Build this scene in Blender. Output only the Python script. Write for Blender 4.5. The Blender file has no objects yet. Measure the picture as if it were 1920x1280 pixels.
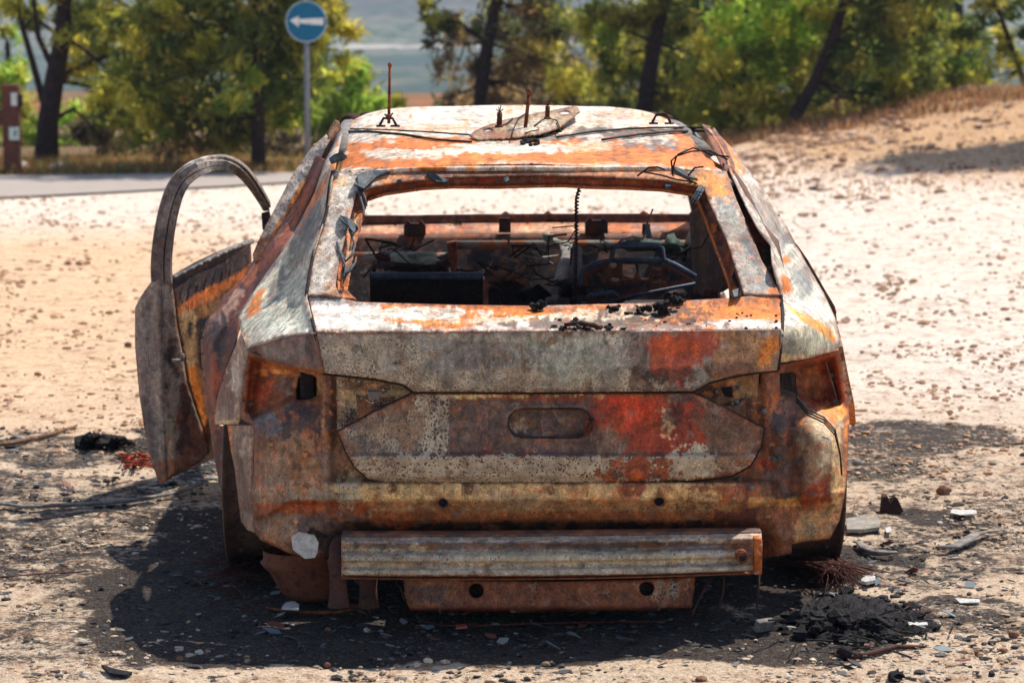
import bpy, bmesh, math, random
import numpy as np
from mathutils import Vector
from mathutils.geometry import delaunay_2d_cdt

random.seed(7)
RNG = np.random.default_rng(11)
SC = bpy.context.scene
COL = SC.collection

# ------------------------------------------------------------------ camera, sky, sun, exposure
F, CX, CY, HOR, EYE = 4790.0, 960.0, 640.0, 52.0, 1.705   # focal length and centre in photo pixels, horizon row, eye height
TH = math.atan((CY - HOR) / F)
cam_data = bpy.data.cameras.new("camera")
cam = bpy.data.objects.new("camera", cam_data)
COL.objects.link(cam)
cam.location = (0, 0, EYE)
cam.rotation_euler = (math.pi / 2 - TH, 0, 0)
cam_data.sensor_width = 36.0
cam_data.lens = F / 1920 * 36
cam_data.clip_end = 6000
cam_data.dof.use_dof = True
cam_data.dof.focus_distance = 7.6
cam_data.dof.aperture_fstop = 4.8
cam_data.dof.aperture_blades = 7
SC.camera = cam

SUN_DIR = Vector((0.44, 0.40, 1.0)).normalized()
w = bpy.data.worlds.new("World")
SC.world = w
w.use_nodes = True
nt = w.node_tree
bg = nt.nodes["Background"]
sky = nt.nodes.new("ShaderNodeTexSky")
sky.sky_type = 'NISHITA'
sky.sun_disc = False
sky.sun_elevation = math.asin(SUN_DIR.z)
sky.sun_rotation = math.atan2(SUN_DIR.x, SUN_DIR.y)
sky.air_density = 1.0
sky.dust_density = 1.0
nt.links.new(sky.outputs[0], bg.inputs[0])
bg.inputs[1].default_value = 0.125
sun_data = bpy.data.lights.new("sun", 'SUN')
sun_data.energy = 4.9
sun_data.angle = math.radians(0.5)
sun_data.color = (1.0, 0.93, 0.82)
sun = bpy.data.objects.new("sun", sun_data)
COL.objects.link(sun)
sun.rotation_euler = (-SUN_DIR).to_track_quat('-Z', 'Y').to_euler()
sun.location = (10, 10, 30)
SC.view_settings.view_transform = 'Standard'
SC.view_settings.look = 'None'
SC.view_settings.exposure = 0.56
SC.view_settings.gamma = 1.0
SC.cycles.use_denoising = True
SC.cycles.max_bounces = 6
SC.cycles.diffuse_bounces = 4
SC.cycles.volume_bounces = 0
SC.cycles.transparent_max_bounces = 6

# ------------------------------------------------------------------ pixel <-> world
CT, ST = math.cos(TH), math.sin(TH)
def unproj(px, py, d):
    """point on the photo ray through (px, py) at ground distance d (world Y)"""
    px, py, d = np.broadcast_arrays(np.asarray(px, float), np.asarray(py, float), np.asarray(d, float))
    a = (px - CX) / F
    b = -(py - CY) / F
    dy = b * ST + CT
    dz = b * CT - ST
    t = d / dy
    return np.stack([a * t, d, EYE + dz * t], -1)
def P(px, py, d):
    return unproj(px, py, d).reshape(3)
def proj(v):
    v = np.asarray(v, float)
    x, y, z = v[..., 0], v[..., 1], v[..., 2] - EYE
    fwd = np.maximum(y * CT - z * ST, .3)
    up = y * ST + z * CT
    return CX + F * x / fwd, CY - F * up / fwd
def ground_pt(px, py, z=0.0):
    b = -(py - CY) / F
    d = (EYE - z) * (b * ST + CT) / -(b * CT - ST)
    return P(px, py, d)

# ------------------------------------------------------------------ noise (numpy)
def _hash(ix, iy, seed):
    n = (ix.astype(np.int64) * 374761393 + iy.astype(np.int64) * 668265263 + seed * 144665) & 0x7fffffff
    n = ((n ^ (n >> 13)) * 1274126177) & 0x7fffffff
    return ((n ^ (n >> 16)) & 0xffff) / 32767.5 - 1.0
def vnoise(x, y, seed=0):
    x = np.asarray(x, float); y = np.asarray(y, float)
    ix, iy = np.floor(x), np.floor(y)
    fx, fy = x - ix, y - iy
    fx = fx * fx * (3 - 2 * fx); fy = fy * fy * (3 - 2 * fy)
    a = _hash(ix, iy, seed); b = _hash(ix + 1, iy, seed)
    c = _hash(ix, iy + 1, seed); d = _hash(ix + 1, iy + 1, seed)
    return (a * (1 - fx) + b * fx) * (1 - fy) + (c * (1 - fx) + d * fx) * fy
def fbm(x, y, seed=0, oct=4):
    s, amp, tot = 0, 1.0, 0
    for o in range(oct):
        s = s + amp * vnoise(x * 2 ** o + 17.3 * o, y * 2 ** o - 9.1 * o, seed + o * 31)
        tot += amp; amp *= .55
    return s / tot
def sstep(a, b, x):
    t = np.clip((x - a) / (b - a), 0, 1)
    return t * t * (3 - 2 * t)
def lin(c):
    c = np.asarray(c, float) / 255
    return np.where(c <= .04045, c / 12.92, ((c + .055) / 1.055) ** 2.4)

# ------------------------------------------------------------------ objects
def tag(o, label=None, cat=None, group=None, kind=None):
    if label: o['label'] = label
    if cat: o['category'] = cat
    if group: o['group'] = group
    if kind: o['kind'] = kind
    return o
def empty(name, loc, label=None, cat=None, group=None):
    o = bpy.data.objects.new(name, None)
    o.empty_display_size = .1
    COL.objects.link(o)
    o.location = loc
    return tag(o, label, cat, group)
ROOT_LOC = {}
def build(name, verts, faces, mat, parent=None, cols=None, smooth=True, origin=None, solid=0.0, uv=None):
    """link verts/faces (world space) as ONE mesh object"""
    verts = np.asarray(verts, float).reshape(-1, 3)
    if parent is not None:
        base = np.array(ROOT_LOC.get(parent.name, tuple(parent.location)))
    elif origin is not None:
        base = np.array(origin, float)
    else:
        base = np.array([(verts[:, 0].min() + verts[:, 0].max()) / 2, (verts[:, 1].min() + verts[:, 1].max()) / 2, verts[:, 2].min()])
    me = bpy.data.meshes.new(name)
    me.from_pydata((verts - base).tolist(), [], [list(map(int, f)) for f in faces])
    if cols is not None:
        at = me.attributes.new("col", 'FLOAT_COLOR', 'POINT')
        at.data.foreach_set("color", np.asarray(cols, np.float32).ravel())
    me.polygons.foreach_set("use_smooth", np.full(len(me.polygons), smooth))
    if mat: me.materials.append(mat)
    me.validate(); me.update()
    o = bpy.data.objects.new(name, me)
    COL.objects.link(o)
    if parent is not None:
        o.parent = parent
        ROOT_LOC[o.name] = tuple(base)
    else:
        o.location = base
        ROOT_LOC[o.name] = tuple(base)
    if solid:
        m = o.modifiers.new("thickness", 'SOLIDIFY')
        m.thickness = solid; m.offset = -1
    return o

class MB:
    """collects simple shapes in world space into one mesh"""
    def __init__(s): s.v = []; s.f = []; s.c = []; s.cur = (.5, .5, .5, 0)
    def add(s, verts, faces):
        n = len(s.v)
        s.v.extend([tuple(map(float, p)) for p in verts])
        s.c.extend([s.cur] * len(verts))
        s.f.extend([[n + int(i) for i in f] for f in faces])
    def tube(s, pts, r, seg=8, cap=True, flat=1.0):
        pts = [Vector(p) for p in pts]
        if not hasattr(r, '__len__'): r = [r] * len(pts)
        vs, fs = [], []
        ref = Vector((0.13, .21, .96))
        for i, p in enumerate(pts):
            t = (pts[min(i + 1, len(pts) - 1)] - pts[max(i - 1, 0)])
            if t.length < 1e-9: t = Vector((0, 0, 1))
            t.normalize()
            u = t.cross(ref)
            if u.length < .05: u = t.cross(Vector((1, 0, 0)))
            u.normalize(); ww = u.cross(t).normalized()
            for k in range(seg):
                a = 2 * math.pi * k / seg
                vs.append(p + u * math.cos(a) * r[i] + ww * math.sin(a) * r[i] * flat)
        for i in range(len(pts) - 1):
            for k in range(seg):
                a, b = i * seg + k, i * seg + (k + 1) % seg
                fs.append((a, b, b + seg, a + seg))
        if cap:
            fs.append(tuple(range(seg))[::-1]); fs.append(tuple(range((len(pts) - 1) * seg, len(pts) * seg)))
        s.add(vs, fs)
    def box(s, c, size, rz=0.0, rx=0.0, bev=0.12):
        hx, hy, hz = [q / 2 for q in size]
        b = min(hx, hy, hz) * bev * 2
        bm = bmesh.new()
        bmesh.ops.create_cube(bm, size=1)
        for v in bm.verts: v.co = Vector((v.co.x * hx * 2, v.co.y * hy * 2, v.co.z * hz * 2))
        if b > 0: bmesh.ops.bevel(bm, geom=bm.edges[:], offset=b, segments=1, affect='EDGES', profile=.5)
        cz, sz, cx, sx = math.cos(rz), math.sin(rz), math.cos(rx), math.sin(rx)
        vs = []
        bm.verts.index_update()
        for v in bm.verts:
            x, y, z = v.co
            y, z = y * cx - z * sx, y * sx + z * cx
            x, y = x * cz - y * sz, x * sz + y * cz
            vs.append((x + c[0], y + c[1], z + c[2]))
        fs = [[v.index for v in f.verts] for f in bm.faces]
        bm.free()
        s.add(vs, fs)
    def prism(s, poly, off):
        """polygon of world points extruded by vector off"""
        n = len(poly); off = np.asarray(off, float)
        vs = [tuple(p) for p in poly] + [tuple(np.asarray(p) + off) for p in poly]
        fs = [tuple(range(n)), tuple(range(2 * n - 1, n - 1, -1))] + [(i, i + n, (i + 1) % n + n, (i + 1) % n) for i in range(n)]
        s.add(vs, fs)
    def lump(s, c, r, seed=0, rough=.35, sub=2):
        bm = bmesh.new()
        bmesh.ops.create_icosphere(bm, subdivisions=sub, radius=1)
        bm.verts.index_update()
        co = np.array([v.co[:] for v in bm.verts])
        n = fbm(co[:, 0] * 1.9 + seed * 3.7 + co[:, 2], co[:, 1] * 1.9 - seed + co[:, 2] * 1.3, seed, 3)
        co = co * (1 + rough * n * 1.6)[:, None] * np.asarray(r) + np.asarray(c)
        fs = [[v.index for v in f.verts] for f in bm.faces]
        bm.free()
        s.add(co, fs)
    def build(s, name, mat, parent=None, smooth=True, cols=False, **k):
        return build(name, s.v, s.f, mat, parent, cols=s.c if cols else None, smooth=smooth, **k)

# ------------------------------------------------------------------ materials
def new_mat(name):
    m = bpy.data.materials.new(name); m.use_nodes = True
    t = m.node_tree
    return m, t, t.nodes["Principled BSDF"]
def N(t, kind, **kw):
    n = t.nodes.new(kind)
    for k, v in kw.items():
        if k.startswith('i_'):
            key = k[2:]; key = int(key) if key.isdigit() else key
            n.inputs[key].default_value = v
        else: setattr(n, k, v)
    return n
def math_(t, op, a, b=None, c=None, clamp=False):
    n = t.nodes.new("ShaderNodeMath"); n.operation = op; n.use_clamp = clamp
    for i, q in enumerate((a, b, c)):
        if q is None: continue
        if hasattr(q, 'is_output') or hasattr(q, 'links'): t.links.new(q, n.inputs[i])
        else: n.inputs[i].default_value = q
    return n.outputs[0]
def mixc(t, f, a, b, mode='MIX'):
    n = t.nodes.new("ShaderNodeMix"); n.data_type = 'RGBA'; n.blend_type = mode
    for i, q in ((0, f), (6, a), (7, b)):
        if hasattr(q, 'is_output') or hasattr(q, 'links'): t.links.new(q, n.inputs[i])
        elif i == 0: n.inputs[0].default_value = q
        else: n.inputs[i].default_value = (*q[:3], 1)
    return n.outputs[2]
def ramp01(t, x, lo, hi):
    n = t.nodes.new("ShaderNodeMapRange"); n.interpolation_type = 'SMOOTHSTEP'
    t.links.new(x, n.inputs[0]); n.inputs[1].default_value = lo; n.inputs[2].default_value = hi
    return n.outputs[0]
def noise(t, vec, scale, detail=4, rough=.6, dist=0.0):
    n = N(t, "ShaderNodeTexNoise"); n.inputs['Scale'].default_value = scale; n.inputs['Detail'].default_value = detail
    n.inputs['Roughness'].default_value = rough; n.inputs['Distortion'].default_value = dist
    if vec is not None: t.links.new(vec, n.inputs['Vector'])
    return n.outputs['Fac']
def voro(t, vec, scale, feature='F1', rnd=1.0):
    n = N(t, "ShaderNodeTexVoronoi"); n.feature = feature; n.inputs['Scale'].default_value = scale
    n.inputs['Randomness'].default_value = rnd
    t.links.new(vec, n.inputs['Vector'])
    return n.outputs['Distance']
def objco(t, stretch=(1, 1, 1)):
    tc = N(t, "ShaderNodeTexCoord")
    mp = N(t, "ShaderNodeMapping"); mp.inputs['Scale'].default_value = stretch
    t.links.new(tc.outputs['Object'], mp.inputs['Vector'])
    return mp.outputs[0]
def bump(t, h, strength, dist=.003, prev=None):
    n = N(t, "ShaderNodeBump"); n.inputs['Strength'].default_value = strength; n.inputs['Distance'].default_value = dist
    t.links.new(h, n.inputs['Height'])
    if prev is not None: t.links.new(prev, n.inputs['Normal'])
    return n.outputs[0]

def burnt_metal():
    """fire-stripped sheet steel: stain colour from the panel's own paint, flake crackle from alpha, fine grain, pits"""
    m, t, p = new_mat("burnt_metal")
    at = N(t, "ShaderNodeAttribute"); at.attribute_name = "col"
    v = objco(t); vs = objco(t, (1, 1, .28))
    c = at.outputs['Color']
    g1 = noise(t, v, 34, 8, .72, .3); g2 = noise(t, v, 210, 4, .75); g3 = noise(t, vs, 17, 6, .7, .7)
    def con(x, lo, hi): return math_(t, 'ADD', math_(t, 'MULTIPLY', ramp01(t, x, .28, .72), hi - lo), lo)
    k = math_(t, 'MULTIPLY', con(g1, .62, 1.45), con(g2, .62, 1.50))
    k = math_(t, 'MULTIPLY', k, con(g3, .74, 1.30))
    kc = N(t, "ShaderNodeCombineXYZ")
    for i in range(3): t.links.new(k, kc.inputs[i])
    c = mixc(t, 1.0, c, kc.outputs[0], 'MULTIPLY')
    # orange bloom, sooty wisps and grey ash freckles
    bl = ramp01(t, noise(t, v, 19, 9, .78, .9), .55, .68)
    c = mixc(t, math_(t, 'MULTIPLY', bl, .40), c, (.25, .080, .016))
    so = ramp01(t, noise(t, vs, 11, 9, .78, 1.2), .54, .70)
    c = mixc(t, math_(t, 'MULTIPLY', so, .42), c, (.045, .028, .022))
    ash = ramp01(t, noise(t, v, 90, 6, .8, .3), .61, .68)
    c = mixc(t, math_(t, 'MULTIPLY', ash, .36), c, (.40, .34, .27))
    fl = ramp01(t, noise(t, v, 130, 5, .8, .2), .61, .67)
    c = mixc(t, math_(t, 'MULTIPLY', fl, .7), c, (.022, .014, .014))
    # crackle: pale net between dark flakes, only where alpha asks for it
    wn = N(t, "ShaderNodeTexNoise"); wn.inputs['Scale'].default_value = 60; wn.inputs['Detail'].default_value = 5; t.links.new(v, wn.inputs['Vector'])
    sc = N(t, "ShaderNodeVectorMath"); sc.operation = 'SCALE'; sc.inputs['Scale'].default_value = .030
    wv = N(t, "ShaderNodeVectorMath"); wv.operation = 'ADD'
    t.links.new(wn.outputs['Color'], sc.inputs[0]); t.links.new(v, wv.inputs[0]); t.links.new(sc.outputs[0], wv.inputs[1])
    cell = voro(t, wv.outputs[0], 92, 'DISTANCE_TO_EDGE')
    patch = math_(t, 'MULTIPLY', math_(t, 'SUBTRACT', noise(t, v, 16, 6, .7), .5), 1.6)
    al = math_(t, 'ADD', at.outputs['Alpha'], math_(t, 'MULTIPLY', patch, ramp01(t, at.outputs['Alpha'], .02, .2)))
    thr = math_(t, 'MULTIPLY', math_(t, 'ADD', al, math_(t, 'MULTIPLY', math_(t, 'SUBTRACT', g2, .5), .7)), .40)
    netm = math_(t, 'MULTIPLY', ramp01(t, math_(t, 'SUBTRACT', thr, cell), -.03, .06), ramp01(t, at.outputs['Alpha'], .05, .3))
    nc = mixc(t, ramp01(t, noise(t, v, 24, 4), .35, .65), (.38, .30, .21), (.64, .53, .38))
    c = mixc(t, math_(t, 'MULTIPLY', netm, .85), c, nc)
    # flaking scale: hard-edged chips, some dark, some raw orange, some ash
    ch = N(t, "ShaderNodeTexVoronoi"); ch.inputs['Scale'].default_value = 46; t.links.new(wv.outputs[0], ch.inputs['Vector'])
    sepc = N(t, "ShaderNodeSeparateColor"); t.links.new(ch.outputs['Color'], sepc.inputs[0])
    zone = ramp01(t, noise(t, v, 7, 5, .7), .44, .60)
    for o_, lo_, col_, op_ in ((0, .80, (.040, .024, .018), .50), (1, .84, (.27, .095, .022), .42), (2, .88, (.36, .29, .22), .30)):
        mk = math_(t, 'MULTIPLY', math_(t, 'GREATER_THAN', sepc.outputs[o_], lo_), math_(t, 'MULTIPLY', zone, op_))
        c = mixc(t, mk, c, col_)
    # thin runs down the sheet
    rn = noise(t, objco(t, (1, 1, .05)), 95, 3, .6)
    c = mixc(t, math_(t, 'MULTIPLY', math_(t, 'MULTIPLY', ramp01(t, rn, .58, .64), ramp01(t, noise(t, v, 6, 4), .45, .6)), .5), c, (.060, .032, .022))
    pit = voro(t, wv.outputs[0], 62)
    pm = math_(t, 'MULTIPLY', math_(t, 'LESS_THAN', pit, .20), ramp01(t, noise(t, v, 9, 3), .46, .60))
    c = mixc(t, math_(t, 'MULTIPLY', pm, .75), c, (.02, .014, .012))
    t.links.new(c, p.inputs['Base Color'])
    p.inputs['Specular IOR Level'].default_value = .3
    t.links.new(math_(t, 'ADD', math_(t, 'MULTIPLY', g1, .4), .42), p.inputs['Roughness'])
    b = bump(t, g2, .5, .003)
    b = bump(t, netm, .5, .002, b)
    b = bump(t, g1, .55, .006, b)
    t.links.new(b, p.inputs['Normal'])
    return m
def mottled(name, c1, c2, c3, scale=20, rough=.8, spec=.25, bumps=.5, bdist=.004, lo=.42, hi=.62, metal=0.0, fine=180):
    m, t, p = new_mat(name)
    v = objco(t)
    a = noise(t, v, scale, 7, .7, .4); b2 = noise(t, v, scale * 3.7, 5, .7); f = noise(t, v, fine, 3, .7)
    c = mixc(t, ramp01(t, a, lo, hi), lin(c1), lin(c2))
    c = mixc(t, ramp01(t, b2, .54, .66), c, lin(c3))
    kc = N(t, "ShaderNodeCombineXYZ"); k = math_(t, 'ADD', math_(t, 'MULTIPLY', f, .9), .55)
    for i in range(3): t.links.new(k, kc.inputs[i])
    c = mixc(t, 1.0, c, kc.outputs[0], 'MULTIPLY')
    t.links.new(c, p.inputs['Base Color'])
    p.inputs['Roughness'].default_value = rough; p.inputs['Specular IOR Level'].default_value = spec
    p.inputs['Metallic'].default_value = metal
    t.links.new(bump(t, a, bumps, bdist * 2, bump(t, f, bumps, bdist)), p.inputs['Normal'])
    return m
M_BURNT = burnt_metal()
M_RUST = mottled("red_rust", (84, 42, 28), (136, 74, 40), (56, 38, 34), 22)
M_DARKRUST = mottled("dark_rust", (46, 30, 30), (84, 44, 30), (28, 24, 28), 16)
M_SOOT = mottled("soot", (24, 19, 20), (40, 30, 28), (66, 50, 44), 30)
M_CHAR = mottled("char", (20, 17, 20), (34, 30, 32), (70, 64, 66), 40, bumps=1.0, bdist=.008)
M_RUBBER = mottled("melted_rubber", (58, 64, 70), (84, 92, 98), (40, 42, 46), 30, rough=.55)
M_ORANGE = mottled("orange_rust", (190, 100, 40), (150, 70, 30), (190, 170, 140), 18)
M_GREYMETAL = mottled("grey_metal", (104, 100, 98), (140, 134, 128), (110, 74, 52), 18)
M_ALU = mottled("molten_alloy", (196, 192, 186), (168, 164, 160), (110, 104, 100), 40, rough=.5)
M_WOOL = mottled("glass_wool", (150, 150, 136), (118, 122, 108), (86, 80, 70), 45)
M_BLUESTEEL = mottled("blued_steel", (56, 66, 84), (78, 88, 106), (44, 44, 54), 25, rough=.5)
M_PLATE = mottled("ash_plate", (150, 134, 96), (124, 112, 84), (96, 88, 72), 22)
M_BLACKWIRE = mottled("burnt_wire", (26, 22, 22), (40, 32, 30), (80, 40, 26), 60)
M_REDWIRE = mottled("annealed_wire", (96, 50, 38), (70, 42, 36), (46, 34, 34), 60)

# ------------------------------------------------------------------ the setting: ground, road, hillside, haze
def ground_h(x, d):
    x = np.asarray(x, float); d = np.asarray(d, float)
    h = .035 * fbm(x * .35, d * .35, 3, 3) * sstep(9.5, 16, d)
    crest = np.clip(.152 * (x - 1.2 + .5 * vnoise(x * .5, d * .2, 8)), 0, 2.2)
    bank = sstep(19, 32.5, d) * (1 - .55 * sstep(34, 44, d))
    h = h + crest * bank * (1 + .16 * fbm(x * 1.1, d * .9, 6, 3)) + bank * np.clip(x - 1.5, 0, 1) * .07 * fbm(x * 2.3, d * 1.7, 16, 3)
    return h
def grow(lo, hi, a, b, step, rate, mx):
    """coordinates from lo to hi, spaced 'step' inside [a,b] and growing outside"""
    c = list(np.arange(a, b, step)); s = step; q = c[-1]
    while q < hi: s = min(s * rate, mx); q += s; c.append(q)
    s = step; q = a; left = []
    while q > lo: s = min(s * rate, mx); q -= s; left.append(q)
    return np.array(left[::-1] + c)
gx = grow(-45, 45, -2.3, 2.4, .02, 1.07, 1.6)
gy = grow(-12, 47, 6.45, 9.6, .016, 1.035, .7)
GX, GY = np.meshgrid(gx, gy)
fine_amp = sstep(16, 8.5, GY)
GZ = ground_h(GX, GY)
GZ = GZ + fine_amp * (.011 * fbm(GX * 3.1, GY * 3.1, 21, 4) + .008 * fbm(GX * 19, GY * 19, 22, 3)) + (1 - fine_amp) * (.016 * fbm(GX * 2.4, GY * 2.4, 23, 3) + .010 * fbm(GX * 6.5, GY * 5, 24, 2))
road_flat = sstep(-1.2, -2.2, GX - 0) * sstep(24.0, 25.0, GY) * sstep(31.5, 30.6, GY)
GZ = GZ * (1 - road_flat)
GPX, GPY = proj(np.stack([GX, GY, GZ], -1))
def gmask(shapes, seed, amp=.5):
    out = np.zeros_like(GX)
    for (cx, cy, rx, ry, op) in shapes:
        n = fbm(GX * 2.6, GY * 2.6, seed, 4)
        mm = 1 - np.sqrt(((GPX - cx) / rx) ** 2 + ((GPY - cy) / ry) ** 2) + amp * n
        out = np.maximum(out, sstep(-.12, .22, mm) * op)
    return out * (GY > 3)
scorch_and_shade = gmask([(330, 1150, 200, 95, 1.0), (520, 1225, 300, 36, .9), (860, 1130, 700, 128, 1.0), (980, 1060, 720, 160, 1.0), (420, 1080, 260, 130, .95), (1560, 1165, 230, 70, .95), (1690, 1060, 190, 60, .45), (1730, 815, 180, 36, .7),  # burnt earth, plus dark ellipses painted to fill the car's cast shadow
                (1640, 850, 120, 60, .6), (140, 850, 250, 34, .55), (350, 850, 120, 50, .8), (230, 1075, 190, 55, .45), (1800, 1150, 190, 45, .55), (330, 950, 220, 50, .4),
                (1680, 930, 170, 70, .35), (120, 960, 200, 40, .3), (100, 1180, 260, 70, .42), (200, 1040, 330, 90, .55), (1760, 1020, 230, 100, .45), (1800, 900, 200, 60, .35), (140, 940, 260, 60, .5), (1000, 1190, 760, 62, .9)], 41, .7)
base_far = lin((230, 214, 198)); base_tan = lin((224, 186, 148)); base_near = lin((210, 186, 160)); base_bank = lin((200, 162, 124))
gc = np.ones(GX.shape + (3,)) * base_far
def blend(mask, c):
    global gc
    gc = gc * (1 - mask[..., None]) + np.asarray(c) * mask[..., None]
blend(sstep(760, 340, GPX + 130 * fbm(GX * .8, GY * .8, 5, 3)) * sstep(395, 470, GPY) * .9, base_tan)
blend(sstep(640, 900, GPY + 60 * fbm(GX, GY, 7, 3)), base_near)
blend(sstep(.12, .34, GZ + .05 * fbm(GX, GY, 9, 3)) * (GY > 18), base_bank)
blend(sstep(29.6, 30.3, GY) * sstep(1.5, .5, GX), lin((140, 120, 84)))
blend(sstep(33.5, 35, GY), lin((104, 86, 60)))
gcols = np.concatenate([gc, scorch_and_shade[..., None]], -1)

def ground_mat():
    m, t, p = new_mat("dirt_ground")
    at = N(t, "ShaderNodeAttribute"); at.attribute_name = "col"
    v = objco(t)
    n1 = noise(t, v, 1.6, 6, .62); n2 = noise(t, v, 9, 6, .68, .5); n3 = noise(t, v, 46, 5, .72); n4 = noise(t, v, 150, 4, .7)
    c = at.outputs['Color']
    k = math_(t, 'MULTIPLY', math_(t, 'ADD', math_(t, 'MULTIPLY', n1, .5), .75), math_(t, 'ADD', math_(t, 'MULTIPLY', n3, .95), .52))
    k = math_(t, 'MULTIPLY', k, math_(t, 'ADD', math_(t, 'MULTIPLY', n4, 1.3), .36))
    kc = N(t, "ShaderNodeCombineXYZ")
    for i in range(3): t.links.new(k, kc.inputs[i])
    c = mixc(t, 1.0, c, kc.outputs[0], 'MULTIPLY')
    vz = objco(t, (1, .8, 1))
    br = ramp01(t, noise(t, vz, 7.5, 8, .74, .6), .50, .62)
    c = mixc(t, math_(t, 'MULTIPLY', br, .55), c, lin((156, 112, 80)))
    cl = ramp01(t, noise(t, vz, 24, 6, .75), .55, .63)
    c = mixc(t, math_(t, 'MULTIPLY', cl, .6), c, lin((118, 80, 56)))
    c = mixc(t, math_(t, 'MULTIPLY', ramp01(t, noise(t, v, 33, 5, .78), .58, .64), .65), c, lin((232, 222, 210)))
    spx = N(t, "ShaderNodeSeparateXYZ"); t.links.new(v, spx.inputs[0])
    nearm = math_(t, 'SUBTRACT', 1.0, ramp01(t, spx.outputs[1], 8.2, 10.5))
    fk = ramp01(t, noise(t, v, 75, 6, .8, .5), .54, .60)
    c = mixc(t, math_(t, 'MULTIPLY', math_(t, 'MULTIPLY', fk, nearm), .75), c, lin((52, 42, 40)))
    fw = ramp01(t, noise(t, v, 58, 6, .8, .5), .585, .63)
    c = mixc(t, math_(t, 'MULTIPLY', math_(t, 'MULTIPLY', fw, nearm), .8), c, lin((222, 208, 190)))
    # scorched earth plus shade painted into the car's shadow: black soot with grey ash showing through
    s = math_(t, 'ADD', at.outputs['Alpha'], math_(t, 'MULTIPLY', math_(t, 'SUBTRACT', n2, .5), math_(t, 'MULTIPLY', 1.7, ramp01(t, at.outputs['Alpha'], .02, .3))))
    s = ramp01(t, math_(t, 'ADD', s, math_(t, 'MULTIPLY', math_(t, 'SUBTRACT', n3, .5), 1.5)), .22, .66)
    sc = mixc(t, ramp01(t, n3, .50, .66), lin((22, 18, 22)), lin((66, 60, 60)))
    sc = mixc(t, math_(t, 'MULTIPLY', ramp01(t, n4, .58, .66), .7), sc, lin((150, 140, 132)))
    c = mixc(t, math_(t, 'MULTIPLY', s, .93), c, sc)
    t.links.new(c, p.inputs['Base Color'])
    p.inputs['Roughness'].default_value = .92; p.inputs['Specular IOR Level'].default_value = .15
    b = bump(t, n4, .8, .008); b = bump(t, n3, .9, .02, b); b = bump(t, n2, .7, .035, b)
    t.links.new(b, p.inputs['Normal'])
    return m
M_GROUND = ground_mat()
nr, ncol = GX.shape
idx = np.arange(nr * ncol).reshape(nr, ncol)
gf = np.stack([idx[:-1, :-1], idx[:-1, 1:], idx[1:, 1:], idx[1:, :-1]], -1).reshape(-1, 4)
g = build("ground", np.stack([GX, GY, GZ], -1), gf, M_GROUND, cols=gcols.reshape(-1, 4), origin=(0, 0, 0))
tag(g, kind='structure')

def asphalt_mat():
    m, t, p = new_mat("asphalt")
    v = objco(t)
    a = noise(t, v, 3, 5); f = noise(t, v, 60, 4, .7)
    c = mixc(t, a, lin((158, 148, 140)), lin((184, 172, 162)))
    c = mixc(t, math_(t, 'MULTIPLY', f, .5), c, lin((86, 82, 82)))
    t.links.new(c, p.inputs['Base Color']); p.inputs['Roughness'].default_value = .95; p.inputs['Specular IOR Level'].default_value = .05
    t.links.new(bump(t, f, .4, .01), p.inputs['Normal'])
    return m
na = 60
rx = np.linspace(-30, -.6, na)
near = 25.5 + .80 * (rx + 5.2) * (rx > -5.2) + .11 * (rx + 5.2) + .10 * vnoise(rx * .9, rx * 0, 4)
far = 29.4 + .28 * (rx + 5.2) * (rx > -5.2) + .06 * vnoise(rx * 1.2, rx * 0, 5)
far = np.maximum(far, near + .15)
nv = 4
rv = np.array([[(x, a + (b - a) * k / nv, .024 + .015 * math.sin(math.pi * k / nv)) for k in range(nv + 1)] for x, a, b in zip(rx, near, far)])
ridx = np.arange(na * (nv + 1)).reshape(na, nv + 1)
rf = np.stack([ridx[:-1, :-1], ridx[1:, :-1], ridx[1:, 1:], ridx[:-1, 1:]], -1).reshape(-1, 4)
tag(build("road", rv.reshape(-1, 3), rf, asphalt_mat(), origin=(0, 0, 0)), kind='structure')

# far country: a brown field, a wooded valley, then the opposite hillside with a pale track
hy = np.concatenate([np.linspace(42, 300, 60), np.linspace(310, 780, 48), np.linspace(784, 900, 59), np.linspace(910, 2600, 75)])
hx = np.linspace(-1, 1, 121)
HXs, HYs = np.meshgrid(hx, hy)
HX = HXs * (60 + HYs * .55)
HZ = np.interp(HYs, [42, 60, 100, 150, 215, 300, 500, 700, 840, 1000, 1500, 2600], [-.6, -1.0, -1.9, -2.7, -3.7, -8, -14, -12, -4, 14, 75, 190])
amp = np.interp(HYs, [42, 150, 300, 900, 2600], [.08, .15, 1.8, 7, 30])
HZ = HZ + amp * fbm(HX / 90, HYs / 120, 51, 4)
hp, hq = proj(np.stack([HX, HYs, HZ], -1))
hcol = np.ones(HX.shape + (3,)) * lin((116, 118, 100))
def hb(mask, c):
    global hcol
    hcol = hcol * (1 - mask[..., None]) + lin(c) * mask[..., None]
nn = fbm(HX / 60, HYs / 60, 61, 4)
hb(sstep(860, 1000, HYs + 80 * nn), (84, 80, 84))
hb(sstep(300, 340, HYs) * sstep(860, 800, HYs + 60 * nn), (66, 80, 76))
hb(sstep(230, 200, HYs + 20 * nn) * sstep(70, 90, HYs), (150, 92, 66))
hb(sstep(838, 841, HYs + 9 * nn) * sstep(856, 852, HYs + 9 * nn), (186, 176, 164))
hb(sstep(.25, .4, nn) * sstep(520, 540, HYs) * sstep(700, 690, HYs) * .8, (196, 182, 156))
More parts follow.
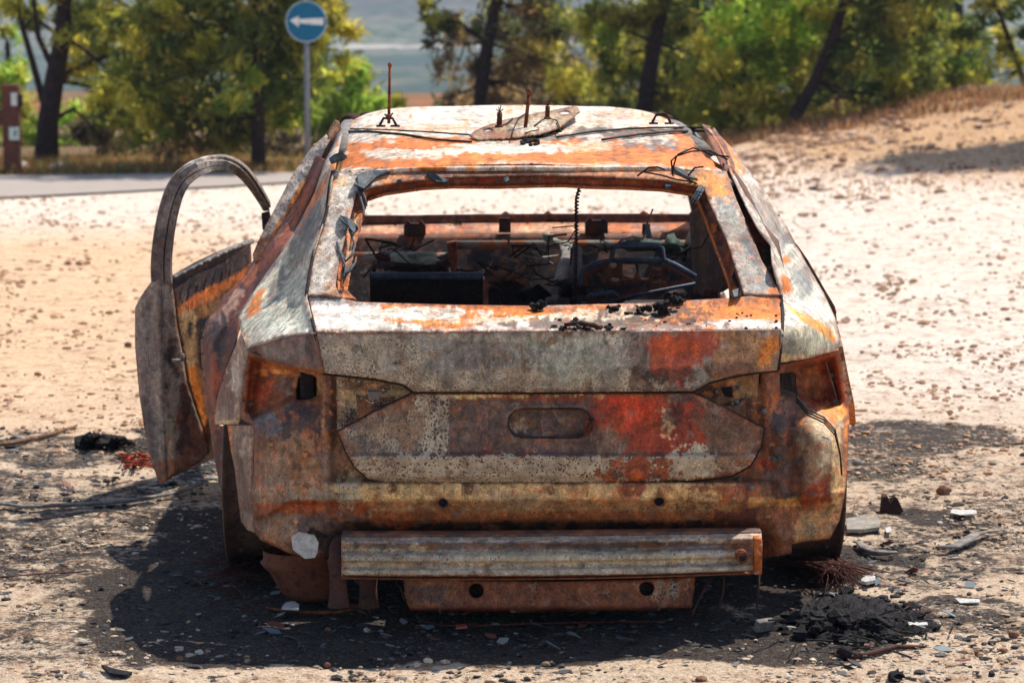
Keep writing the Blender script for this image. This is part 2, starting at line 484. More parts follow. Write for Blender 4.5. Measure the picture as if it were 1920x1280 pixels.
def hill_mat():
    m, t, p = new_mat("hillside_scrub")
    at = N(t, "ShaderNodeAttribute"); at.attribute_name = "col"
    v = objco(t)
    n1 = noise(t, v, .09, 5, .7); vo = voro(t, v, .16)
    c = mixc(t, math_(t, 'MULTIPLY', ramp01(t, n1, .42, .6), .7), at.outputs['Color'], lin((70, 84, 58)))
    c = mixc(t, math_(t, 'MULTIPLY', ramp01(t, noise(t, v, .022, 6, .7, .5), .52, .62), .45), c, lin((132, 120, 104)))
    c = mixc(t, math_(t, 'MULTIPLY', ramp01(t, noise(t, v, .05, 6, .7, .5), .54, .62), .7), c, lin((44, 58, 44)))
    sh = math_(t, 'MULTIPLY', math_(t, 'LESS_THAN', vo, .32), .75)
    sp = N(t, "ShaderNodeSeparateXYZ"); t.links.new(v, sp.inputs[0])
    c = mixc(t, math_(t, 'MULTIPLY', sh, ramp01(t, sp.outputs[1], 280, 330)), c, lin((52, 66, 46)))
    t.links.new(c, p.inputs['Base Color']); p.inputs['Roughness'].default_value = 1; p.inputs['Specular IOR Level'].default_value = 0
    return m
ii = np.arange(HX.size).reshape(HX.shape)
hf = np.stack([ii[:-1, :-1], ii[:-1, 1:], ii[1:, 1:], ii[1:, :-1]], -1).reshape(-1, 4)
tag(build("hillside", np.stack([HX, HYs, HZ], -1), hf, hill_mat(), cols=np.concatenate([hcol, np.ones(HX.shape + (1,))], -1).reshape(-1, 4), origin=(0, 0, 0)), kind='structure')

# ------------------------------------------------------------------ trees
def leaf_mat():
    m, t, p = new_mat("pine_needles")
    at = N(t, "ShaderNodeAttribute"); at.attribute_name = "col"
    t.links.new(at.outputs['Color'], p.inputs['Base Color'])
    p.inputs['Roughness'].default_value = .6; p.inputs['Specular IOR Level'].default_value = .25
    tr = N(t, "ShaderNodeBsdfTranslucent"); t.links.new(at.outputs['Color'], tr.inputs[0])
    mx = N(t, "ShaderNodeMixShader"); mx.inputs[0].default_value = .64
    t.links.new(p.outputs[0], mx.inputs[1]); t.links.new(tr.outputs[0], mx.inputs[2])
    t.links.new(mx.outputs[0], t.nodes["Material Output"].inputs[0])
    return m
M_LEAF = leaf_mat()
M_BARK = mottled("pine_bark", (70, 50, 46), (48, 36, 38), (96, 72, 60), 14, bumps=1, bdist=.02)
PAL = {  # linear leaf albedos: (main, second, weight of second)
    'dark': ((.085, .105, .028), (.25, .20, .045), .36), 'green': ((.17, .22, .035), (.33, .30, .050), .40),
    'bright': ((.25, .34, .055), (.42, .40, .07), .35), 'yellow': ((.42, .34, .060), (.20, .20, .035), .35),
    'olive': ((.29, .26, .042), (.10, .11, .026), .45), 'brown': ((.22, .135, .062), (.10, .072, .045), .5)}
def leaves(centers, radii, pal, density, size, rng, squash=.8):
    """needle tufts scattered in sub-clumps through ellipsoids -> verts, faces, colours"""
    V, Cc = [], []
    for c, r, pk in zip(centers, radii, pal):
        n = int(density * r[0] * r[2] * 3.1 * 1.45)
        ns = max(3, int(n / 52))
        u = rng.normal(size=(ns, 3)); u /= np.linalg.norm(u, axis=1)[:, None]
        sub = np.array(c) + u * (rng.random((ns, 1)) ** .45) * np.array(r)
        which = rng.integers(0, ns, n)
        tone = rng.random(ns)
        p = sub[which] + rng.normal(size=(n, 3)) * np.minimum(np.array(r) * .16, .125)
        a = rng.normal(size=(n, 3)); a[:, 2] += .35; a /= np.linalg.norm(a, axis=1)[:, None]
        b = np.cross(a, rng.normal(size=(n, 3))); b /= np.linalg.norm(b, axis=1)[:, None] + 1e-9
        L = size * 1.25 * rng.uniform(.6, 1.4, (n, 1)); W = L * .24
        q = np.stack([p - a * L - b * W * .3, p - b * W, p + a * L, p + b * W], 1)
        V.append(q)
        m1, m2, wt = PAL[pk]
        mixv = (tone[which] < wt)[:, None]
        col = np.where(mixv, np.array(m2), np.array(m1)) * rng.uniform(.9, 2.2, (n, 1)) * np.array([.97, 1.03, .95])
        Cc.append(np.repeat(col[:, None, :], 4, 1))
    V = np.concatenate(V).reshape(-1, 3); Cc = np.concatenate(Cc).reshape(-1, 3)
    f = np.arange(len(V)).reshape(-1, 4)
    return V, f, np.concatenate([Cc, np.ones((len(Cc), 1))], 1)
def tree(name, label, cat, d, trunk, clumps, r0=.14, group='pines behind the clearing', density=620, size=.07, branches=(), seed=1, top=None):
    """trunk: px polyline base->top; clumps: (px, py, rx, ry, palette, dd); everything stands at distance about d"""
    rng = np.random.default_rng(seed)
    b = P(trunk[0][0], trunk[0][1], d); b[2] = min(b[2], float(ground_h(b[0], d)) if d < 46 else b[2])
    root = empty(name, tuple(b), label, cat, group)
    k = d / F
    m = MB()
    tp = [b + np.array([0, 0, -.05])] + [P(x, y, d) for x, y in trunk[1:]]
    n = len(tp)
    m.tube(tp, [r0 * (1.12 if i == 0 else 1 - .55 * i / n) for i in range(n)], 10)
    cen, rad, pal = [], [], []
    for (px, py, rx_, ry_, pk, dd) in clumps:
        c = P(px, py, d + dd); cen.append(c); rad.append((rx_ * k * 1.12, max(rx_, ry_) * k * .95, ry_ * k * 1.15)); pal.append(pk)
        # a limb from the trunk to the clump
        ti = min(range(n), key=lambda q: np.linalg.norm(tp[q] - c))
        ti = max(ti, 1)
        mid = (tp[ti] + c) / 2 + rng.normal(size=3) * .08
        m.tube([tp[ti], mid, c + rng.normal(size=3) * .1], [r0 * .26, r0 * .18, r0 * .08], 6)
    for br in branches:
        m.tube([P(x, y, d + .1 * i) for i, (x, y) in enumerate(br[0])], [br[1] * (1 - .5 * i / len(br[0])) for i in range(len(br[0]))], 7)
    m.build("trunk", M_BARK, root)
    if cen:
        V, f, c = leaves(cen, rad, pal, density, size, rng)
        build("crown", V, f, M_LEAF, root, cols=c, smooth=False)
    return root
tree("pine_tree", "forked pine with thick leaning dark trunk behind the wooden trail post", "tree", 32.3,
     [(86, 305), (90, 230), (102, 150), (118, 70), (122, -40), (128, -260)],
     [(60, 25, 60, 40, 'olive', .4), (190, 45, 80, 50, 'olive', -.3), (200, 120, 70, 55, 'yellow', .3), (240, 20, 70, 50, 'dark', .5), (20, -60, 90, 60, 'olive', 0),
      (150, -90, 130, 80, 'dark', 0), (60, -210, 120, 80, 'green', .3), (200, -230, 120, 90, 'dark', .2), (230, 190, 70, 60, 'olive', .6), (180, 235, 40, 40, 'brown', .4)], r0=.15, seed=2,
     branches=[([(84, 200), (62, 120), (42, 50), (30, -40)], .05), ([(100, 130), (72, 70), (62, -10)], .045), ([(92, 165), (140, 130), (200, 105)], .05)], density=480)
tree("pine_tree", "dense dark pine with straight trunk just left of the blue arrow sign", "tree", 30.6,
     [(485, 324), (484, 220), (482, 100), (480, -60), (478, -300)],
     [(400, 40, 130, 70, 'dark', 0), (545, 25, 100, 60, 'dark', .2), (330, 120, 100, 70, 'dark', .3), (480, 130, 110, 80, 'dark', .5), (590, 90, 60, 60, 'olive', .4),
      (400, 210, 120, 60, 'dark', .6), (540, 200, 70, 60, 'green', .7), (300, 235, 70, 50, 'yellow', .2), (610, 30, 60, 45, 'yellow', .5), (290, 40, 70, 50, 'olive', .2), (270, 150, 50, 60, 'yellow', -.2), (360, 265, 90, 35, 'brown', .8),
      (420, -80, 190, 90, 'dark', 0), (560, -120, 130, 90, 'olive', 0), (470, -260, 180, 90, 'dark', 0), (400, 90, 60, 40, 'olive', -.5), (440, 180, 50, 40, 'green', -.5), (330, 20, 60, 40, 'olive', -.5)], r0=.085, seed=3, density=640)
tree("pine_sapling", "bright green young pine right behind the sign pole", "tree", 36,
     [(665, 320), (664, 230), (662, 150)],
     [(640, 180, 55, 60, 'bright', 0), (700, 170, 40, 60, 'bright', .2), (620, 250, 60, 50, 'green', 0), (690, 240, 70, 50, 'bright', .3), (745, 195, 32, 40, 'olive', .3), (660, 130, 40, 36, 'bright', 0), (600, 170, 40, 60, 'green', .6)], r0=.05, seed=4, density=700)
tree("pine_tree", "thin crowned pine with slanting trunk above the middle of the car roof", "tree", 38,
     [(897, 205), (904, 150), (915, 80), (932, 0), (946, -90), (960, -260)],
     [(850, 30, 60, 40, 'olive', .2), (840, 100, 40, 60, 'brown', .3), (980, 60, 80, 60, 'brown', 0), (1040, 30, 80, 50, 'olive', .4), (960, 150, 80, 50, 'brown', .3), (1060, 120, 70, 60, 'yellow', .3),
      (880, -60, 90, 60, 'olive', 0), (1010, -70, 110, 70, 'dark', 0), (960, -190, 140, 80, 'olive', 0), (1000, 200, 90, 30, 'brown', .5), (845, 175, 40, 30, 'brown', .5), (1075, 175, 60, 45, 'olive', .7), (800, 20, 30, 30, 'dark', .3)], r0=.12, seed=5, density=380)
tree("pine_tree", "dark pine with upright trunk above the right end of the car roof", "tree", 37,
     [(1205, 250), (1212, 170), (1228, 80), (1246, 0), (1262, -100), (1280, -280)],
     [(1180, 20, 70, 40, 'dark', 0), (1290, 30, 90, 50, 'dark', .2), (1160, 110, 60, 50, 'olive', .6), (1250, 130, 80, 50, 'dark', .5), (1330, 110, 70, 60, 'green', .3), (1200, 190, 60, 40, 'dark', .6), (1290, 200, 60, 40, 'olive', .8),
      (1200, -80, 120, 70, 'dark', 0), (1320, -90, 110, 70, 'olive', 0), (1260, -220, 170, 90, 'dark', 0), (1130, 60, 50, 50, 'green', .4)], r0=.13, seed=6, density=560)
tree("pine_tree", "yellow green bushy young pine filling the gap between two dark trunks", "tree", 35.2,
     [(1390, 290), (1392, 200), (1396, 100), (1400, 20)],
     [(1340, 120, 70, 50, 'yellow', 0), (1400, 60, 90, 60, 'bright', .2), (1450, 130, 70, 60, 'green', .3), (1370, 190, 80, 55, 'yellow', 0), (1440, 220, 70, 40, 'yellow', -.2), (1480, 40, 70, 50, 'bright', .4), (1320, 230, 50, 40, 'olive', .3), (1430, -30, 110, 50, 'bright', 0), (1400, 250, 70, 30, 'olive', 0)], r0=.06, seed=7, density=720)
tree("pine_tree", "pine leaning to the right with a dark slanting trunk on the dirt bank", "tree", 34.4,
     [(1472, 265), (1492, 215), (1530, 150), (1562, 70), (1585, 0), (1612, -110), (1650, -280)],
     [(1560, 120, 70, 50, 'dark', .5), (1640, 60, 90, 60, 'dark', 0), (1600, 190, 90, 45, 'dark', .6), (1540, 30, 60, 40, 'green', .3), (1700, 130, 70, 60, 'olive', .3), (1680, 20, 90, 50, 'olive', .3), (1560, 230, 60, 30, 'brown', .9), (1660, 215, 80, 30, 'brown', .5), (1690, 170, 60, 45, 'dark', .6),
      (1560, -70, 120, 70, 'dark', 0), (1690, -90, 120, 80, 'olive', 0), (1640, -230, 170, 90, 'dark', 0)], r0=.10, seed=8, density=600)
tree("pine_tree", "airy pine at the right edge with a thin trunk leaning left", "tree", 36.5,
     [(1935, 200), (1912, 130), (1890, 70), (1866, 0), (1840, -120)],
     [(1800, 30, 80, 40, 'dark', 0), (1890, 20, 60, 40, 'dark', .4), (1760, 100, 60, 60, 'green', .3), (1810, 160, 60, 45, 'yellow', .3), (1890, 130, 50, 60, 'yellow', .6), (1750, 180, 50, 30, 'olive', .4), (1910, 70, 40, 40, 'olive', 0), (1820, -80, 130, 60, 'dark', 0), (1870, 180, 60, 25, 'yellow', .5)], r0=.05, seed=9, density=430)
tree("pine_tree", "pale green tree cut by the left edge behind the wooden post", "tree", 37,
     [(20, 300), (18, 200), (14, 80)],
     [(15, 110, 45, 60, 'bright', 0), (40, 220, 60, 60, 'green', .2), (-30, 180, 60, 80, 'bright', 0), (130, 250, 60, 50, 'bright', .5), (60, 275, 70, 30, 'green', .3), (-10, 20, 40, 40, 'olive', 0)], r0=.06, seed=10, density=560)
# brush and farther trees that close the view
for (lab, d, base, cl, sd) in [
    ("brown dry shrub between the forked pine and the dark pine", 34.5, (250, 310), [(200, 265, 60, 45, 'brown', 0), (280, 275, 70, 40, 'brown', .2), (240, 215, 70, 45, 'olive', .3), (170, 225, 40, 40, 'olive', 0)], 20),
    ("dark shrub at the foot of the dense dark pine", 34, (400, 318), [(360, 280, 60, 38, 'brown', 0), (440, 275, 70, 45, 'dark', .2), (540, 280, 60, 42, 'brown', .2), (410, 220, 90, 40, 'dark', .5)], 21),
    ("dark evergreen shrub below the slanting thin crowned pine", 43, (1020, 240), [(960, 190, 80, 40, 'brown', 0), (1060, 195, 70, 40, 'olive', .3), (1120, 200, 60, 50, 'dark', .2), (1010, 140, 60, 30, 'brown', .6)], 22),
    ("dark brush behind the trunk over the right roof corner", 41, (1230, 270), [(1170, 215, 70, 50, 'dark', 0), (1260, 220, 80, 50, 'dark', .2), (1340, 240, 60, 40, 'dark', .2), (1200, 150, 70, 40, 'brown', .5), (1300, 160, 70, 50, 'dark', .6), (1180, 60, 80, 60, 'olive', 1), (1290, 60, 90, 60, 'dark', 1)], 23),
    ("brown undergrowth on the bank behind the leaning pine", 38.5, (1600, 240), [(1540, 205, 80, 45, 'brown', 0), (1640, 195, 90, 45, 'brown', .2), (1500, 160, 60, 50, 'dark', .5), (1600, 110, 90, 60, 'dark', .8), (1480, 90, 80, 60, 'green', 1.2), (1550, 40, 100, 60, 'olive', 1.2)], 24),
    ("yellow green shrub on the bank crest near the brown boulder", 37.5, (1760, 215), [(1720, 170, 60, 40, 'olive', 0), (1790, 175, 60, 28, 'bright', .2), (1850, 170, 60, 28, 'green', .2), (1680, 120, 60, 60, 'green', .6), (1760, 60, 70, 60, 'olive', .9)], 25)]:
    tree("shrub", lab, "shrub", d, [base, (base[0], base[1] - 40), (base[0], base[1] - 75)], cl, r0=.03, group='brush under the pines', density=640, size=.07, seed=sd)
for (lab, d, base, cl, sd) in [
    ("deep green pine far back between the forked pine and the dark pine", 47, (300, 290), [(240, 60, 110, 80, 'dark', 0), (330, 150, 110, 80, 'dark', .4), (220, 170, 80, 70, 'olive', 0), (380, 60, 100, 80, 'dark', 0), (150, 90, 60, 60, 'dark', .6), (180, 10, 80, 60, 'olive', 0), (290, 230, 110, 50, 'dark', .5)], 31),
    ("deep green pine far back right behind the blue arrow sign", 46, (560, 300), [(520, 60, 90, 80, 'dark', 0), (580, 150, 60, 70, 'dark', .4), (480, 180, 90, 80, 'dark', 0), (600, 30, 46, 50, 'olive', 0), (430, 250, 90, 50, 'dark', .5), (560, 230, 60, 50, 'dark', .6)], 32),
    ("brownish pine far back over the middle of the roof", 50, (1000, 280), [(900, 120, 60, 80, 'brown', 0), (970, 40, 90, 70, 'olive', .4), (1050, 60, 80, 70, 'brown', 0), (1020, 150, 90, 60, 'brown', .6), (930, 190, 90, 40, 'dark', 0), (1080, 190, 80, 40, 'dark', .3)], 33),
    ("dark pine far back over the right roof corner", 48, (1250, 280), [(1190, 60, 80, 80, 'dark', 0), (1290, 70, 90, 90, 'dark', .5), (1240, 170, 110, 80, 'dark', 0), (1370, 160, 80, 80, 'olive', .6), (1390, 40, 70, 70, 'green', 0), (1350, 240, 110, 40, 'dark', 0)], 34),
    ("dark pine far back behind the leaning pine on the bank", 46, (1560, 250), [(1480, 70, 90, 90, 'olive', 0), (1580, 80, 90, 90, 'dark', .4), (1500, 180, 90, 60, 'dark', 0), (1610, 180, 90, 60, 'dark', .3), (1690, 60, 90, 80, 'dark', 0), (1700, 160, 80, 60, 'olive', .5), (1440, 230, 70, 40, 'dark', .3)], 35),
    ("olive pine far back near the right edge", 49, (1800, 250), [(1780, 50, 80, 70, 'dark', 0), (1840, 120, 60, 60, 'olive', .4), (1760, 150, 80, 60, 'green', 0), (1860, 190, 80, 30, 'olive', .3)], 36)]:
    tree("pine_tree", lab, "tree", d, [base, (base[0] + 4, base[1] - 120), (base[0] - 4, base[1] - 260), (base[0] + 6, base[1] - 420)], cl, r0=.12, density=300, size=.08, seed=sd)
tree("pine_tree", "tall pine standing outside the frame and shading the bank", "tree", 28.6,
     [(2110, 300), (2105, 100), (2110, -200), (2115, -420)],
     [(2060, -330, 150, 70, 'dark', .2), (2170, -360, 140, 80, 'dark', 0), (2110, -470, 150, 90, 'dark', 0), (2080, -240, 120, 50, 'dark', -.4)], r0=.12, seed=12, density=1700)

# ------------------------------------------------------------------ the burnt estate car
YAW = .0384
CAR = empty("burnt_estate_car", (.104, 8.6, 0), "burnt out rusty estate car with its rear towards us and one door hanging open", "car")
def car(u, s, z):
    """car coordinates (right, forward of the tail crease, up) -> world"""
    return np.stack(np.broadcast_arrays(.104 + np.asarray(u, float) - YAW * np.asarray(s, float), 7.05 + np.asarray(s, float) + YAW * np.asarray(u, float), np.asarray(z, float)), -1)
def depth(px, s):
    return 7.05 + s + YAW * (np.asarray(px, float) - 1030) / 665
def curv(px):
    U = np.abs((np.asarray(px, float) - 1030) / 665)
    e = np.maximum(U - .66, 0)
    return .09 * (np.minimum(U, .66) / .66) ** 2.5 + e * .34 + (e / .25) ** 3 * .22
def tps(ctrl):
    c = np.array(ctrl, float); x = c[:, :2] / 100; n = len(c)
    def phi(r2): return np.where(r2 > 1e-12, .5 * r2 * np.log(np.maximum(r2, 1e-12)), 0)
    A = np.zeros((n + 3, n + 3))
    A[:n, :n] = phi(((x[:, None] - x[None]) ** 2).sum(-1)) + np.eye(n) * .003
    A[:n, n] = 1; A[:n, n + 1:] = x; A[n, :n] = 1; A[n + 1:, :n] = x.T
    wgt = np.linalg.solve(A, np.concatenate([c[:, 2], [0, 0, 0]]))
    def f(px, py):
        q = np.stack([np.asarray(px, float), np.asarray(py, float)], -1) / 100
        return phi(((q[..., None, :] - x) ** 2).sum(-1)) @ wgt[:n] + wgt[n] + q @ wgt[n + 1:]
    return f
def inpoly(px, py, poly):
    poly = np.asarray(poly, float); r = np.zeros(np.shape(px), bool); j = len(poly) - 1
    for i in range(len(poly)):
        xi, yi = poly[i]; xj, yj = poly[j]
        if yi != yj:
            r ^= ((yi > py) != (yj > py)) & (px < (xj - xi) * (py - yi) / (yj - yi) + xi)
        j = i
    return r
def edgedist(px, py, poly):
    poly = np.asarray(poly, float); d = np.full(np.shape(px), 1e9)
    for i in range(len(poly)):
        a = poly[i]; b = poly[(i + 1) % len(poly)]; ab = b - a
        t = np.clip(((px - a[0]) * ab[0] + (py - a[1]) * ab[1]) / max((ab ** 2).sum(), 1e-9), 0, 1)
        d = np.minimum(d, np.hypot(px - a[0] - t * ab[0], py - a[1] - t * ab[1]))
    return d
def resample(poly, step):
    out = []; n = len(poly)
    for i in range(n):
        a = np.array(poly[i], float); b = np.array(poly[(i + 1) % n], float)
        k = max(1, int(round(np.hypot(*(b - a)) / step)))
        for q in range(k): out.append(a + (b - a) * q / k)
    return out
WEATHER = 1.0
def paint(px, py, base, stains, speck=0.0, seed=0, ed=None):
    """stain layers laid over a base colour; shapes: e(cx,cy,rx,ry), b(x0,y0,x1,y1), p(polygon), a(everywhere, threshold)"""
    col = np.ones(np.shape(px) + (3,)) * lin(base)
    sp = np.ones(np.shape(px)) * speck
    FN = [fbm(px / 62, py / 62, seed + 201, 3), fbm(px / 15, py / 19, seed + 202, 3), fbm(px / 5.5, py / 6, seed + 203, 2), fbm(px / 9, py / 70, seed + 204, 3), fbm(px / 26, py / 34, seed + 205, 4)]
    for i, st in enumerate(stains):
        shp, c = st[0], st[1]
        o = st[2] if len(st) > 2 else {}
        sx, sy = o.get('ns', (34, 34)); n = fbm(px / sx, py / sy, seed * 7 + i * 13 + 5, 4)
        amp = o.get('n', .5); soft = o.get('soft', .12)
        k = shp[0]
        if k == 'e': m = 1 - np.hypot((px - shp[1]) / shp[3], (py - shp[2]) / shp[4])
        elif k == 'b':
            cx, cy = (shp[1] + shp[3]) / 2, (shp[2] + shp[4]) / 2
            m = np.minimum((shp[3] - shp[1]) / 2 - np.abs(px - cx), (shp[4] - shp[2]) / 2 - np.abs(py - cy)) / o.get('w', 18)
            m = np.clip(m, -2, 1.2)
        elif k == 'p':
            d = edgedist(px, py, shp[1]); m = np.where(inpoly(px, py, shp[1]), d, -d) / o.get('w', 18); m = np.clip(m, -2, 1.2)
        else: m = np.full(np.shape(px), -shp[1])
        fine = .42 * FN[1] + .30 * FN[2] + .22 * fbm(px / sx * 3.1, py / sy * 3.1, seed * 5 + i * 11 + 2, 3)
        a = sstep(-soft - .04, soft + .04, m + amp * n + 1.15 * fine * min(1, .4 + amp)) * o.get('op', 1.0)
        if c is not None: col = col * (1 - a[..., None]) + lin(c) * a[..., None]
        if 'sp' in o: sp = sp * (1 - a) + o['sp'] * a
    k = np.clip(1 + .22 * FN[0] + .24 * FN[1] + .34 * FN[2] + .24 * FN[3], .25, 1.8)[..., None]
    if ed is not None:   # rust creeps in from edges, seams and holes
        q = sstep(13, 1, ed + 9 * FN[2] + 8 * FN[4]) * .55 * WEATHER; q = q[..., None]; col = col * (1 - q) + lin((134, 66, 30)) * q
        q = sstep(5, 0, ed + 4 * FN[2]) * .6 * WEATHER; q = q[..., None]; col = col * (1 - q) + lin((60, 34, 26)) * q
    cl = 1 - .65 * sstep(.15, .5, col.mean(-1))
    w_ = (cl * WEATHER * sstep(.2, .38, FN[4] + .5 * FN[2]) * .34)[..., None]; col = col * (1 - w_) + lin((150, 82, 38)) * w_
    w_ = (cl * WEATHER * sstep(.25, .45, -FN[4] + .5 * FN[1]) * .30)[..., None]; col = col * (1 - w_) + lin((62, 46, 40)) * w_
    return np.concatenate([np.clip(col * k * (1.16 - .30 * sstep(.30, .65, col.mean(-1)))[..., None] * np.array([1.06, 1.0, .91]), 0, .64), np.clip(sp, 0, 1)[..., None]], -1)
def panel(name, outline, sfun, base, stains=(), holes=(), step=5, parent=None, solid=.004, speck=0.0, wob=.002, wsc=60, seed=1, mat=None, rough_edge=0.0, absd=False):
    """sheet-metal panel: outline in photo pixels, every vertex at its own distance sfun(px, py) forward of the tail"""
    rng = np.random.default_rng(seed)
    loops = [resample(outline, step)] + [resample(h, step * .7) for h in holes]
    if rough_edge:
        loops[0] = [q + rng.normal(size=2) * rough_edge for q in loops[0]]
    O = np.array(loops[0]); x0, y0 = O.min(0); x1, y1 = O.max(0)
    gx_, gy_ = np.meshgrid(np.arange(x0, x1, step), np.arange(y0, y1, step * .87))
    gx_[1::2] += step / 2
    pts = np.stack([gx_.ravel(), gy_.ravel()], -1) + rng.normal(size=(gx_.size, 2)) * step * .06
    ok = inpoly(pts[:, 0], pts[:, 1], O) & (edgedist(pts[:, 0], pts[:, 1], O) > step * .55)
    for h in loops[1:]:
        hh = np.array(h); ok &= ~inpoly(pts[:, 0], pts[:, 1], hh) & (edgedist(pts[:, 0], pts[:, 1], hh) > step * .5)
    pts = pts[ok]
    V, E = [], []
    for L in loops:
        b = len(V); V += [tuple(q) for q in L]; E += [(b + i, b + (i + 1) % len(L)) for i in range(len(L))]
    V += [tuple(q) for q in pts]
    r = delaunay_2d_cdt([Vector(q) for q in V], E, [], 0, 1e-4)
    v2 = np.array([q[:] for q in r[0]]); fs = np.array([f for f in r[2] if len(f) == 3])
    cen = v2[fs].mean(1)
    keep = inpoly(cen[:, 0], cen[:, 1], O)
    for h in loops[1:]: keep &= ~inpoly(cen[:, 0], cen[:, 1], np.array(h))
    fs = fs[keep]
    px, py = v2[:, 0], v2[:, 1]
    s = sfun(px, py)
    if wob: s = s + wob * fbm(px / wsc, py / wsc, seed + 3, 3)
    W = unproj(px, py, s if absd else depth(px, s))
    a, b, c = v2[fs[:, 0]], v2[fs[:, 1]], v2[fs[:, 2]]
    ar = (b[:, 0] - a[:, 0]) * (c[:, 1] - a[:, 1]) - (b[:, 1] - a[:, 1]) * (c[:, 0] - a[:, 0])
    fs = np.where((ar > 0)[:, None], fs[:, ::-1], fs)     # faces look at the camera side
    used = np.unique(fs); remap = np.full(len(v2), -1); remap[used] = np.arange(len(used))
    ed = edgedist(px, py, O)
    for h in loops[1:]: ed = np.minimum(ed, edgedist(px, py, np.array(h)))
    cols = paint(px, py, base, stains, speck, seed, ed)
    o = build(name, W[used], remap[fs], mat or M_BURNT, parent if parent is not None else CAR, cols=cols[used], solid=solid)
    return o
def I(v, xs, ys): return np.interp(v, xs, ys)
def grid_panel(name, fn, nu, nv, base, stains=(), parent=None, speck=0, seed=1, solid=.004, mat=None, flip=False):
    """parametric sheet fn(a, b) -> world, a and b in 0..1, painted through the same pixel stains"""
    a, b = np.meshgrid(np.linspace(0, 1, nu), np.linspace(0, 1, nv))
    W = fn(a, b)
    px, py = proj(W)
    i = np.arange(nu * nv).reshape(nv, nu)
    f = np.stack([i[:-1, :-1], i[:-1, 1:], i[1:, 1:], i[1:, :-1]], -1).reshape(-1, 4)
    if flip: f = f[:, ::-1]
    return build(name, W, f, mat or M_BURNT, parent if parent is not None else CAR, cols=paint(px.ravel(), py.ravel(), base, stains, speck, seed).reshape(-1, 4), solid=solid)

WHITE = (216, 211, 206); GREY = (124, 122, 118); LGREY = (160, 158, 152); GREEN = (150, 152, 140); ORNG = (188, 104, 30)
RED = (142, 48, 22); DRED = (96, 38, 24); CREAM = (206, 176, 124); TAN = (150, 118, 90); BRN = (104, 80, 68); DBRN = (68, 50, 46); DARK = (40, 32, 34); PURP = (112, 90, 76)

# ---- tailgate
TG = empty("tailgate", (.104, 7.1, .86)); TG.parent = CAR; TG.location = (0, -1.5, .86); ROOT_LOC["tailgate"] = (.104, 7.1, .86)
panel("window_sill_panel", [(575, 555), (620, 556), (640, 559), (672, 566), (850, 571), (1000, 573), (1200, 568), (1375, 558), (1420, 553), (1463, 552), (1467, 600), (1466, 617), (1300, 620.5), (1000, 622), (592, 624), (583, 590)],
      lambda x, y: I(y, [552, 573, 608, 618, 624], [.27, .235, .045, .012, 0]) + curv(x), WHITE,
      [(('p', [(700, 566), (1000, 573), (1460, 560), (1464, 602), (1330, 612), (1180, 600), (1050, 590), (900, 612), (800, 616), (720, 596)]), ORNG, dict(n=.9, ns=(70, 14), w=14, soft=.25)),
       (('p', [(1080, 575), (1200, 572), (1300, 580), (1180, 612), (1050, 606)]), (196, 180, 160), dict(n=.9, ns=(40, 12), op=.8)),
       (('e', 790, 588, 110, 10), WHITE, dict(n=.6, ns=(60, 8), op=.8)), (('e', 1010, 600, 160, 8), (196, 178, 160), dict(n=.7, ns=(60, 8), op=.8)),
       (('e', 1380, 606, 60, 7), WHITE, dict(op=.8)), (('e', 1140, 608, 170, 11), DARK, dict(n=1.2, ns=(16, 8), op=.85, soft=.08)), (('e', 1230, 585, 90, 15), DARK, dict(n=1.3, ns=(9, 7), op=.8, soft=.08)),
       (('b', 575, 617, 1468, 626), (190, 180, 168), dict(w=4, op=.8)), (('a', .62), DBRN, dict(n=1.1, ns=(8, 6), soft=.05, op=.8)), (('e', 620, 590, 60, 20), (216, 212, 210), {})],
      parent=TG, seed=3, step=4)
WEATHER = .35
BANDS = lambda x, y: I(y, [618, 626, 640, 700, 736], [.001, .006, .012, .032, .052]) + curv(x)
panel("spoiler_panel", [(592, 624.5), (800, 623.5), (1000, 622.6), (1300, 621), (1465, 618), (1462, 660), (1458, 694), (1425, 697), (1380, 703), (1330, 716), (1310, 728), (1298, 733), (1150, 734), (1000, 735), (775, 734), (757, 720), (700, 709), (606, 699), (598, 660)],
      BANDS, (138, 138, 136),
      [(('b', 592, 690, 1260, 738), (120, 116, 108), dict(w=30, n=.4, sp=.34, op=.8)), (('e', 690, 670, 110, 40), (98, 92, 90), dict(sp=.36, n=.6)), (('b', 600, 626, 1190, 690), (140, 142, 140), dict(w=24, n=.7, op=.5)), (('e', 900, 660, 60, 40), (92, 84, 84), dict(op=.7)),
       (('e', 1070, 690, 50, 30), (138, 146, 138), dict(op=.8)), (('e', 1050, 640, 70, 16), (146, 152, 146), dict(op=.8)),
       (('p', [(1215, 622), (1350, 622), (1352, 660), (1300, 690), (1260, 720), (1215, 700)]), RED, dict(n=1.2, ns=(16, 60), w=30, sp=0, op=.85, soft=.3)), (('b', 1180, 630, 1215, 720), (84, 72, 70), dict(n=.9, ns=(10, 60), w=16, op=.7, sp=0)),
       (('b', 1350, 618, 1466, 700), (146, 110, 78), dict(n=.6, w=40, op=.85)), (('e', 1440, 652, 16, 26), (190, 116, 56), dict(n=.9)), (('e', 1260, 705, 70, 14), DARK, dict(n=1.1, ns=(10, 10), op=.7)), (('e', 1370, 690, 50, 14), BRN, dict(n=.8)), (('e', 1270, 648, 50, 18), (164, 70, 34), dict(n=.7, op=.7)),
       (('b', 592, 726, 1300, 738), DARK, dict(n=.9, ns=(14, 5), w=7, op=.5)), (('b', 800, 622, 1180, 640), (146, 146, 138), dict(w=14, n=.3, op=.6))],
      parent=TG, seed=4, step=4)
WEATHER = .85
